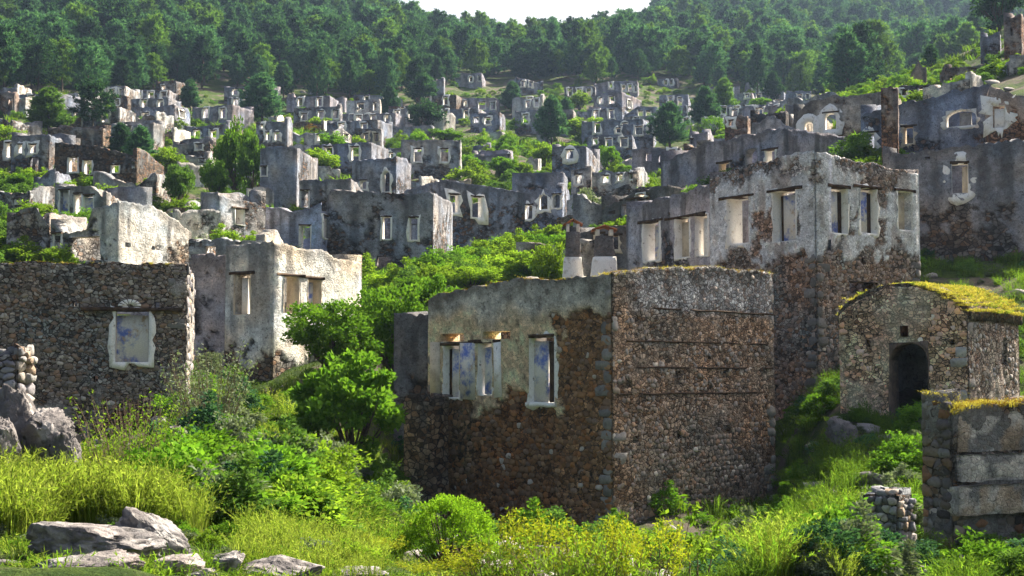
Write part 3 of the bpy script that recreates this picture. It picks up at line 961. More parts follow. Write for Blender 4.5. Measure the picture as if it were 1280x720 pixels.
    for x_a, x_b, y_a, y_b, mt in ((579, 596, 429, 499, 'blue'), (541, 552, 428, 500, 'cream'), (621, 629, 428, 497, 'white')):
        ua, ub = sorted((wall_u(Cs, dd, x_a), wall_u(Cs, dd, x_b)))
        di = Cs[1] + dd[1] * (ua + ub) / 2
        z0, z1 = ray(x_a, y_b)[1] * di, ray(x_a, y_a)[1] * di
        q = Cs + dd * ua - nn * .10
        V = box_pts((q[0], q[1], z0), (*(dd * (ub - ua)), 0), (*(nn * .2), 0), (0, 0, z1 - z0))
        V += np.random.default_rng(x_a).uniform(-.02, .02, V.shape)
        mk('painted_pier', V, [BOXF], M[mt], root)
    # low terrace wall that leans on the left end of the house
    mk_terrace = house('low lichened terrace stub with grass on top, leaning on the large centre house', 504, 538, 560, 494, 652, 40, [], sty='brown', d=38.6, rag=.1, seed=113, a_len=1.0, b_len=1.2, sink=1.0, back=False, name='terrace_wall', cat='wall')
    house('plain grey back room wall between green bushes and the centre house', 498, 536, 560, 390, 500, 25, [], sty='dark', d=42.5, rag=.15, seed=114, b_len=3.0, sink=2.5, name='ruined_wall', cat='wall')
    return root, faces
A_root, A_faces = centre_house()

# ------------------------------------------------------------------ left house
def left_house():
    wins = [(144, 388, 187, 453, dict(fill=('blue', .14, .02, .98), sw=.17, lintel=True, lint_over=.75, mat='white', proud=.1)), (110, 341, 115, 359, dict(hole=True)),
            (198, 452, 204, 458, dict(hole=True)), (118, 470, 124, 477, dict(hole=True)), (110, 448, 116, 454, dict(hole=True)), (90, 376, 96, 383, dict(hole=True)), (193, 377, 199, 384, dict(hole=True))]
    C = np.array([ray(232, 430)[0] * 38.0, 38.0])
    def cf(P, h):
        u = np.hypot(P[:, 0] - C[0], P[:, 1] - C[1])
        a = sstep(.60, .66, fbm(P * .9, 5, 211))
        w = fbm(P * .8, 4, 212)[:, None]; g = (.55 + .9 * fbm(P * 2.6, 4, 213))[:, None]
        low = sstep(.55, .2, h + (fbm(P * .7, 3, 214) - .5) * .5)[:, None]
        mort = np.array([.30, .265, .23]) * (1 - low) + np.array([.33, .19, .105]) * low
        mort = mort * (1 + (w - .5) * np.array([.9, .1, -.4]))
        c = (np.array([.38, .34, .30]) * a[:, None] + mort * (1 - a[:, None])) * g
        return np.hstack([np.clip(c, .01, .7), a[:, None]])
    root, faces, ops, zt, zb = house('dark rubble house with a single blue filled window and fan ornament', -70, 232, 239, 331, 548, -11, wins, d=38.0, near=True, res=.08,
        rag=.10, t=.55, colf={'L': cf, 'R': cf}, seed=131, b_len=6.0, sink=1.0, prof_l=[(0, 0), (.6, .02), (1, -.15)])
    Cs, dd, nn, L, tf = faces['L']
    lay_stones(root, Cs, dd, nn, L, -2.2, tf, ops['L'], .14, 'dim', 511, lambda u, z, r: r.random(len(u)) < .5, 220, (.003, .028), (True, False), None, 1.25, (.30, .23, .17))
    Cs, dd, nn, L, tf = faces['R']
    lay_stones(root, Cs, dd, nn, L, -2.2, tf, ops['R'], .30, 'grey', 512, None, 40, (.02, .06), (True, False), None, 1.3)
    # fan shaped plaster ornament over the window
    Cs, dd, nn, L, tf = faces['L']
    u = wall_u(Cs, dd, 162); dist = Cs[1] + dd[1] * u
    z0 = ray(162, 383)[1] * dist
    V, Q = [], []
    for k in range(7):
        a0, a1 = math.pi * (k + .12) / 7, math.pi * (k + .88) / 7
        ring = [(r * math.cos(a), r * .62 * math.sin(a)) for r, a in ((.09, a0), (.09, a1), (.30, a1), (.30, a0))]
        b = len(V)
        for w in (-.03, .09):
            for (x, y) in ring:
                q = Cs + dd * (u + x) - nn * w
                V.append((q[0], q[1], z0 + y))
        Q += (BOXF + b).tolist()
    mk('fan_ornament', V, [np.array(Q)], M['white'], root)
    return root, faces
B_root, B_faces = left_house()

# ------------------------------------------------------------------ white house with its grey wing
house('white plastered corner house with three narrow windows beside the green bushes', 281, 340, 452, 305, 500, 30,
      [(293, 342, 314, 393, dict(fill=('white', .3, .55, 1.0), sw=.05, lint_over=.2)), (353, 345, 372, 392, dict(fill=('blue', .25, .2, .55), sw=.05, lint_over=.35)), (383, 348, 400, 392, dict(fill=('blue', .25, .3, .9), sw=.05, lint_over=.2))],
      sty='white2', d=48, rag=.15, seed=141, res=.10, prof_r=[(0, 0), (.6, -.1), (.65, -.25), (1, -.35)], wmat='cream')
house('blackened grey wing wall left of the white plastered house', 237, 283, 290, 322, 500, 8,
      [(236, 372, 246, 420, dict(sw=.06, lintel=False))], sty='mauve', d=50, rag=.35, seed=142, b_len=3.0, res=.10)

# ------------------------------------------------------------------ big house on the right
def big_house():
    d0 = 42.0
    def cf(P, h):
        n = (fbm(P * .9, 4, 151) - .5) + .7 * (fbm(P * 3.4, 4, 152) - .5)
        z = P[:, 2]
        a = sstep(-.04, .04, (z - 3.75) * .6 + n * .8) * sstep(-.05, .02, n + .23)
        top = sstep(6.0, 6.35, z + (fbm(P * 1.3, 3, 153) - .5) * .7)
        a = a * (1 - top * sstep(.40, .5, fbm(P * 1.8, 3, 157))) * (1 - .9 * sstep(.58, .64, fbm(P * 1.1, 4, 159)))
        w = fbm(P * .8, 4, 154)[:, None]; g = (.6 + .8 * fbm(P * 2.3, 4, 155))[:, None]
        mort = np.array([.34, .26, .20]) * (1 + (w - .5) * np.array([1.3, .2, -.5]))
        grey = top[:, None] * .8
        mort = mort * (1 - grey) + np.array([.40, .385, .38]) * grey
        pc = np.array([1.05, .96, .89]) * (1 + (w - .5) * np.array([.3, 0, -.2]))
        c = (pc * a[:, None] + mort * (1 - a[:, None])) * g
        dk = np.maximum(sstep(.56, .66, fbm(P * np.array([2.2, 2.2, .8]), 4, 156)) * .55, sstep(.48, .62, fbm(P * np.array([3.0, 3.0, .3]), 4, 158)) * sstep(3.6, 6.2, z) * .6)[:, None]
        c = c * (1 - dk) + np.array([.12, .105, .10]) * dk
        return np.hstack([np.clip(c, .01, .8), a[:, None]])
    wins = [(912, 247, 939, 305, dict(sw=.14, lint_over=.35)), (969, 238, 998, 302, dict(fill=[('blue', .2, 0, .8), ('timber', .3, .82, 1)], sw=.10, lint_over=.3)),  # dark strip stands in for the shaded gap beside the panel
       (1039, 234, 1060, 292, dict(fill=[('blue', .14, 0, .66), ('timber', .18, .68, 1)], sw=.13, lint_over=.2)), (1076, 235, 1097, 292, dict(fill=[('blue', .14, 0, .66), ('timber', .18, .68, 1)], sw=.13, lint_over=.25)), (1123, 239, 1141, 288, dict(fill=('cream', .2, 0, .9), sw=.13, lint_over=.15)),  # dark strips added as the shade of the gaps
       (1062, 352, 1098, 376, dict(hole=True)), (1000, 315, 1004, 322, dict(hole=True)), (1078, 322, 1083, 330, dict(hole=True)), (1109, 318, 1112, 328, dict(hole=True)), (1035, 300, 1039, 312, dict(hole=True))]
    root, faces, ops, zt, zb = house('tall two storey house with flaking white plaster over brown rubble, behind the chapel', 888, 1020, 1150, 193, 448, 55, wins,
       d=d0, rag=.22, seed=151, res=.085, near=True, t=.6, sink=1.0, prof_l=[(0, .1), (.5, .0), (1, -.1)], prof_r=[(0, .1), (.6, -.05), (1, -.15)], colf={'L': cf, 'R': cf}, sty='mauve')
    for side, sd in (('L', 521), ('R', 522)):
        Cs, dd, nn, L, tf = faces[side]
        def kp(u, z, r, Cs=Cs, dd=dd):
            P = np.column_stack([Cs[0] + dd[0] * u, Cs[1] + dd[1] * u, z])
            return (cf(P, 0 * u + .5)[:, 3] < .6) & (r.random(len(u)) < .6)
        lay_stones(root, Cs, dd, nn, L, zb + .2, tf, ops[side], .17, 'pink', sd, kp, 130, (.003, .028), (True, side == 'R'), None, 1.0, (.34, .25, .19))
    return root, faces
D_root, D_faces = big_house()
house('low side wing with wide opening and white pilasters, left of the tall plastered house', 783, 888, 900, 233, 350, 62,
      [(806, 277, 826, 326, dict(fill=('blue', .3, .1, .8), sw=.12, lint_over=.3)), (846, 272, 864, 322, dict(fill=('cream', .25, 0, 1), sw=.10, lint_over=.9)), (871, 268, 887, 320, dict(fill=('white', .22, 0, .8), sw=.06, lintel=False))],
      sty='mauve', d=48.6, rag=.2, seed=161, res=.11, b_len=4.0, sink=2.0, prof_l=[(0, .05), (.5, -.05), (1, -.25)])

# ------------------------------------------------------------------ domed chapel
def chapel():
    d0 = 35.0
    prof = [(k / 12, .74 * math.sin(math.pi * k / 12) ** .8 - (.05 if k in (3, 9) else 0)) for k in range(13)]
    def cf(P, h):
        a = .6 * sstep(.56, .64, fbm(P * 1.3, 5, 311))
        w = fbm(P * 1.0, 4, 312)[:, None]; g = (.6 + .8 * fbm(P * 2.6, 4, 313))[:, None]
        mort = np.array([1.1, .60, .36]) * (1 + (w - .5) * np.array([.9, 0, -.5]))
        c = (np.array([1.0, .70, .52]) * a[:, None] + mort * (1 - a[:, None])) * g
        return np.hstack([np.clip(c, .01, .85), a[:, None]])
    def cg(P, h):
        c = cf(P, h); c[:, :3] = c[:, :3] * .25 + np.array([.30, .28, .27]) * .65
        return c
    wins = [(1111, 428, 1160, 526, dict(arch=.9, mat='dark_stone', sw=.05, lintel=False, proud=.03, n=6)), (1126, 407, 1136, 421, dict(mat='brick', sw=.05, lintel=False, proud=.07)), (1082, 425, 1088, 434, dict(hole=True)), (1187, 424, 1193, 431, dict(hole=True)),
            (1252, 422, 1257, 456, dict(face='R', hole=True))]
    root, faces, ops, zt, zb = house('small vaulted chapel of pinkish rubble with dark arched doorway and golden grass roof', 1050, 1210, 1274, 391, 545, 40, wins, d=d0, near=True, back_wins=False,
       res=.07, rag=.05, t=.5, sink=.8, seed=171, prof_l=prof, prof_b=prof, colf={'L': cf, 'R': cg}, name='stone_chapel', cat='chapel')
    for side, pal, sd in (('L', 'pink', 531), ('R', 'grey', 532)):
        Cs, dd, nn, L, tf = faces[side]
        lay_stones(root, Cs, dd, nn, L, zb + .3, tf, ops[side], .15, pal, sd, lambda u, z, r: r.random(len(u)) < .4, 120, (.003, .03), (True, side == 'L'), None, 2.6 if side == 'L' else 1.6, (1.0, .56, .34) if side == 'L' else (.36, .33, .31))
    # barrel vault
    C, dL, dR, a, tf = faces['L']; b = faces['R'][3]
    nu, nv = 25, 22
    V, Cc = [], []
    for i in range(nu):
        s = i / (nu - 1)
        for j in range(nv):
            v = -.02 + (b + .1) * j / (nv - 1)
            q = C + dL * (-.06 + (a + .12) * s) + dR * (v + .08)
            z = zt + .10 + .74 * math.sin(math.pi * s) ** .8
            V.append((q[0], q[1], z))
    V = np.array(V); V[:, 2] += (fbm(V * 1.5, 3, 320) - .5) * .16
    Vb = V.copy(); Vb[:, 2] -= .30
    I, J = np.meshgrid(np.arange(nu - 1), np.arange(nv - 1), indexing='ij'); k = (I * nv + J).ravel(); nn_ = nu * nv
    Q = [np.stack([k, k + 1, k + nv + 1, k + nv], -1)]; Q.append(Q[0][:, ::-1] + nn_)
    rim = [i * nv for i in range(nu)] + [(nu - 1) * nv + j for j in range(1, nv)] + [i * nv + nv - 1 for i in range(nu - 2, -1, -1)] + [j for j in range(nv - 2, 0, -1)]
    r = np.array(rim); r2 = np.roll(r, -1)
    Q.append(np.stack([r, r2, r2 + nn_, r + nn_], -1))
    VV = np.vstack([V, Vb])
    mk('vault_roof', VV, [np.vstack(Q)], M['mortar'], root, np.hstack([np.tile((.20, .17, .12), (len(VV), 1)) * (.6 + .8 * fbm(VV * 3, 3, 321))[:, None], np.zeros((len(VV), 1))]))
    return root, faces, V, zt
M['brick'] = m_two('orange_brick', (.36, .17, .09), (.22, .12, .08), 6.0, .4, .6, (.12, .10, .09), 9.0, .6, .7)
M['grey_panel'] = m_two('grey_plaster', (.36, .35, .36), (.24, .23, .23), 4.0, .4, .6)
E_root, E_faces, E_vault, E_zt = chapel()

# ------------------------------------------------------------------ banded wall at the right edge
def banded_wall():
    def cf(P, h):
        a = sstep(.40, .5, fbm(P * 1.6, 5, 331)); g = (.6 + .8 * fbm(P * 3, 4, 332))[:, None]
        c = (np.array([.20, .19, .18]) * a[:, None] + np.array([.17, .14, .115]) * (1 - a[:, None])) * g
        return np.hstack([np.clip(c, .01, .7), a[:, None]])
    root, faces, ops, zt, zb = house('broken garden wall of grey banded blocks with golden grass at right edge', 1156, 1190, 1330, 506, 705, 62, [], d=24.0, a_len=.66, near=True, res=.06, rag=.10, t=.55, seed=181,
        colf={'L': cf, 'R': cf}, name='ruined_wall', cat='wall', sink=.8, prof_l=[(0, -.05), (.3, .1), (1, .22)], prof_r=[(0, -.1), (.1, .0), (.25, .05), (1, .1)], b_len=4.5, back=False)
    for side, sd in (('L', 541), ('R', 542)):
        Cs, dd, nn, L, tf = faces[side]
        lim = -2.25
        lay_stones(root, Cs, dd, nn, L, zb, tf, ops[side], .17 if side == 'L' else .2, 'dim', sd, (lambda u, z, r: z > -99) if side == 'L' else (lambda u, z, r: z < lim), 90, (.02, .07), (False, False))
    Cs, dd, nn, L, tf = faces['R']
    rnd = np.random.default_rng(5)
    for (r0, r1, p, u0, u1) in ((516, 565, .05, .12, 4.2), (568, 602, .10, .05, 4.2), (607, 644, .19, -.02, 1.75)):
        zz0, zz1 = ray(1200, r1)[1] * 24.1, ray(1200, r0)[1] * 24.1
        nx, nz = int((u1 - u0) / .06), max(4, int((zz1 - zz0) / .06))
        U, Z = np.meshgrid(np.linspace(u0, u1, nx + 1), np.linspace(zz0, zz1, nz + 1), indexing='ij')
        e = np.minimum(np.minimum(U - u0, u1 - U), np.minimum(Z - zz0, zz1 - Z))
        q0 = np.stack([U, 0 * U + r0, Z], -1)
        wv = p + (fbm(q0 * 4, 4, r0) - .5) * .05 - .03 * (e < .03)
        U2 = U + (fbm(q0 * 5 + 9, 3, r0) - .5) * .06 * (e < .01); Z2 = Z + (fbm(q0 * 5 + 20, 3, r0) - .5) * .06 * (e < .01)
        Pf = np.stack([Cs[0] + dd[0] * U2 - nn[0] * wv, Cs[1] + dd[1] * U2 - nn[1] * wv, Z2], -1).reshape(-1, 3)
        Pb = np.stack([Cs[0] + dd[0] * U2 + nn[0] * .1, Cs[1] + dd[1] * U2 + nn[1] * .1, Z2], -1).reshape(-1, 3)
        idx = np.arange((nx + 1) * (nz + 1)).reshape(nx + 1, nz + 1); nb = idx.size
        Q = [np.stack([idx[:-1, :-1], idx[1:, :-1], idx[1:, 1:], idx[:-1, 1:]], -1).reshape(-1, 4)]
        rim = np.concatenate([idx[:, 0], idx[-1, 1:], idx[-2::-1, -1], idx[0, -2:0:-1]]); r2 = np.roll(rim, -1)
        Q.append(np.stack([rim, r2, r2 + nb, rim + nb], -1))
        pal = sstep(.50, .56, fbm(Pf * np.array([1.6, 1.6, 2.6]), 4, 350 + r0)); tan = sstep(.56, .62, fbm(Pf * 2 + 7, 3, 360 + r0))[:, None]
        c = np.array([.21, .205, .20]) * (1 - pal[:, None]) + np.array([.56, .52, .47]) * pal[:, None]
        c = c * (1 - .6 * tan) + np.array([.42, .30, .19]) * .6 * tan
        c = np.vstack([c, c])
        mk('plaster_band', np.vstack([Pf, Pb]), [np.vstack(Q)], M['mortar'], root, np.hstack([c, np.ones((len(c), 1))]))
    return root, faces
F_root, F_faces = banded_wall()

# ------------------------------------------------------------------ houses close behind, to the right
house('dark house with one round edged white window right of the tall plastered house', 1105, 1345, 1400, 172, 312, 16,
      [(1193, 204, 1214, 242, dict(sw=.28, proud=.06, round_=.9, lint_over=.05, mat='white', fill=('cream', .2, 0, .35), n=5)), (1160, 196, 1166, 200, dict(hole=True))], sty='house_i', d=54, rag=.15, seed=191, res=.12, b_len=5.0,
      prof_l=[(0, .1), (.3, .0), (1, -.35)])
house('long two storey ruin with arched doorway, above the tall plastered house', 826, 984, 1058, 160, 226, 52,
      [(901, 203, 914, 216, dict(sw=.05, mat='cream')), (934, 185, 950, 208, dict(sw=.05, arch=.9, lintel=False, mat='grey_panel')), (959, 187, 972, 205, dict(sw=.1, mat='white'))],
      sty='mauve', d=70, rag=.2, seed=192, res=.14, prof_l=[(0, .1), (.6, 0), (1, -.7)])
house('tan house with two cream arched windows under the wooded hill at right', 992, 1118, 1150, 118, 200, 25,
      [(1008, 152, 1020, 165, dict(sw=.34, arch=.8, round_=.8, n=4, lintel=False)), (1034, 141, 1049, 162, dict(sw=.34, arch=.8, round_=.8, n=4))],
      sty='tan', d=78, rag=.35, seed=193, res=.16, prof_l=[(0, .2), (.5, .15), (.8, 0), (1, -.9)])
house('blue grey house with a wide white arch niche, upper right', 1076, 1240, 1300, 112, 196, 30,
      [(1085, 166, 1097, 192, dict(sw=.3)), (1134, 158, 1146, 180, dict(sw=.2, mat='cream')), (1187, 137, 1226, 158, dict(sw=.3, arch=.55, n=5, lintel=False, fill=('grey_panel', .3, .2, .6)))],
      sty='blue', d=68, rag=.3, seed=194, res=.14, prof_l=[(0, .3), (.45, 0), (.6, -.2), (1, -.75)])
house('reddish brick end wall with white plaster patch at right edge, upper right', 1238, 1350, 1400, 106, 190, 14, [(1246, 132, 1262, 160, dict(sw=.5, lintel=False, fill=('white', .1, 0, 1)))], sty='rust', d=64, rag=.4, seed=195, res=.14, b_len=3.0, prof_l=[(0, 0), (.5, -.3), (1, .1)])
house('standing pair of broken brick door piers beside the blue grey arch house', 1099, 1122, 1130, 106, 196, 20, [], sty='rust', d=66.5, rag=.5, seed=196, res=.14, b_len=.6, a_len=.75, back=False, name='brick_pier', cat='pier')
house('ruined dark room with broken round hole beside the low side wing', 752, 834, 850, 232, 300, 50,
      [(778, 247, 796, 268, dict(sw=.08, mat='grey_panel')), (795, 238, 808, 248, dict(sw=.25, arch=.5, lintel=False)), (760, 257, 770, 268, dict(hole=True))], sty='dark', d=66, rag=.3, seed=197, res=.13, prof_l=[(0, .1), (.4, 0), (1, -.8)])
house('low lichened wall with small tiled hole left of the side wing', 712, 790, 800, 283, 335, 20,
      [(742, 292, 752, 310, dict(sw=.2)), (762, 294, 774, 312, dict(sw=.15, mat='cream'))], sty='dark', d=56, rag=.35, seed=198, res=.11, b_len=3.0, sink=2.0, prof_l=[(0, 0), (.4, .1), (.75, -.1), (1, -.2)])
house('small grey hut wall beside the wild bush in mid village', 744, 760, 770, 298, 342, 15, [], sty='pale', d=50, rag=.15, seed=199, res=.11, b_len=1.0, sink=2.0, name='white_block', cat='wall', back=False)
# ------------------------------------------------------------------ chimneys behind the centre house
def chimney(label, px, d, row0, row1, wpx, capped):
    tx = ray(px, row0)[0]
    w = wpx * d / F
    zt, zb = ray(px, row0)[1] * d, ray(px, row1)[1] * d
    x, y = tx * d, d
    root = thing('chimney', label, 'chimney', (x, y, zb))
    rnd = np.random.default_rng(int(px))
    def shaft(z0, z1, w0, w1, nm, mat, col):
        n = 7
        V, Q = [], []
        for k in range(n):
            s = k / (n - 1); ww = (w0 * (1 - s) + w1 * s) / 2
            for (a, b) in ((-1, -1), (0, -1.05), (1, -1), (1.05, 0), (1, 1), (0, 1.05), (-1, 1), (-1.05, 0)):
                V.append((x + a * ww + rnd.uniform(-.02, .02), y + b * ww + rnd.uniform(-.02, .02), z0 + (z1 - z0) * s))
        for k in range(n - 1):
            for q in range(8):
                Q.append([k * 8 + q, k * 8 + (q + 1) % 8, k * 8 + 8 + (q + 1) % 8, k * 8 + 8 + q])
        V.append((x, y, z1 + .03)); V.append((x, y, z0))
        T = [[(n - 1) * 8 + q, (n - 1) * 8 + (q + 1) % 8, len(V) - 2] for q in range(8)]
        V = np.array(V)
        c = np.array(col) * (.55 + .9 * fbm(V * 4, 3, 7))[:, None]
        mk(nm, V, [np.array(Q), np.array(T)], M[mat], root, np.hstack([c, np.ones((len(V), 1))]))
    H = zt - zb
    shaft(zb - .6, zb + H * .30, w * 1.05, w * .8, 'base_block', 'white', (.6, .57, .52))
    shaft(zb + H * .30, zb + H * .78, w * .72, w * .62, 'shaft', 'mortar', (.20, .185, .175))
    # four posts and a pitched tile cap
    zz0, zz1 = zb + H * .78, zb + H * .93
    for (a, b) in ((-1, -1), (1, -1), (1, 1), (-1, 1)):
        s = w * .07
        V = box_pts((x + a * w * .25 - s, y + b * w * .25 - s, zz0), (2 * s, 0, 0), (0, 2 * s, 0), (0, 0, zz1 - zz0))
        mk('post', V, [BOXF], M['white'], root)
    for sgn in (-1, 1):
        V = box_pts((x, y - w * .42, zt), (sgn * w * .46, 0, -H * .10), (0, w * .84, 0), (0, 0, .05))
        mk('cap_tile', V, [BOXF], M['tile'], root)
    return root
chimney('slim stone chimney with pitched cap behind the centre house, left of the hooded one', 716, 47, 276, 342, 26, True)
chimney('broad hooded chimney with pitched cap behind the centre house', 755, 46, 284, 338, 34, True)

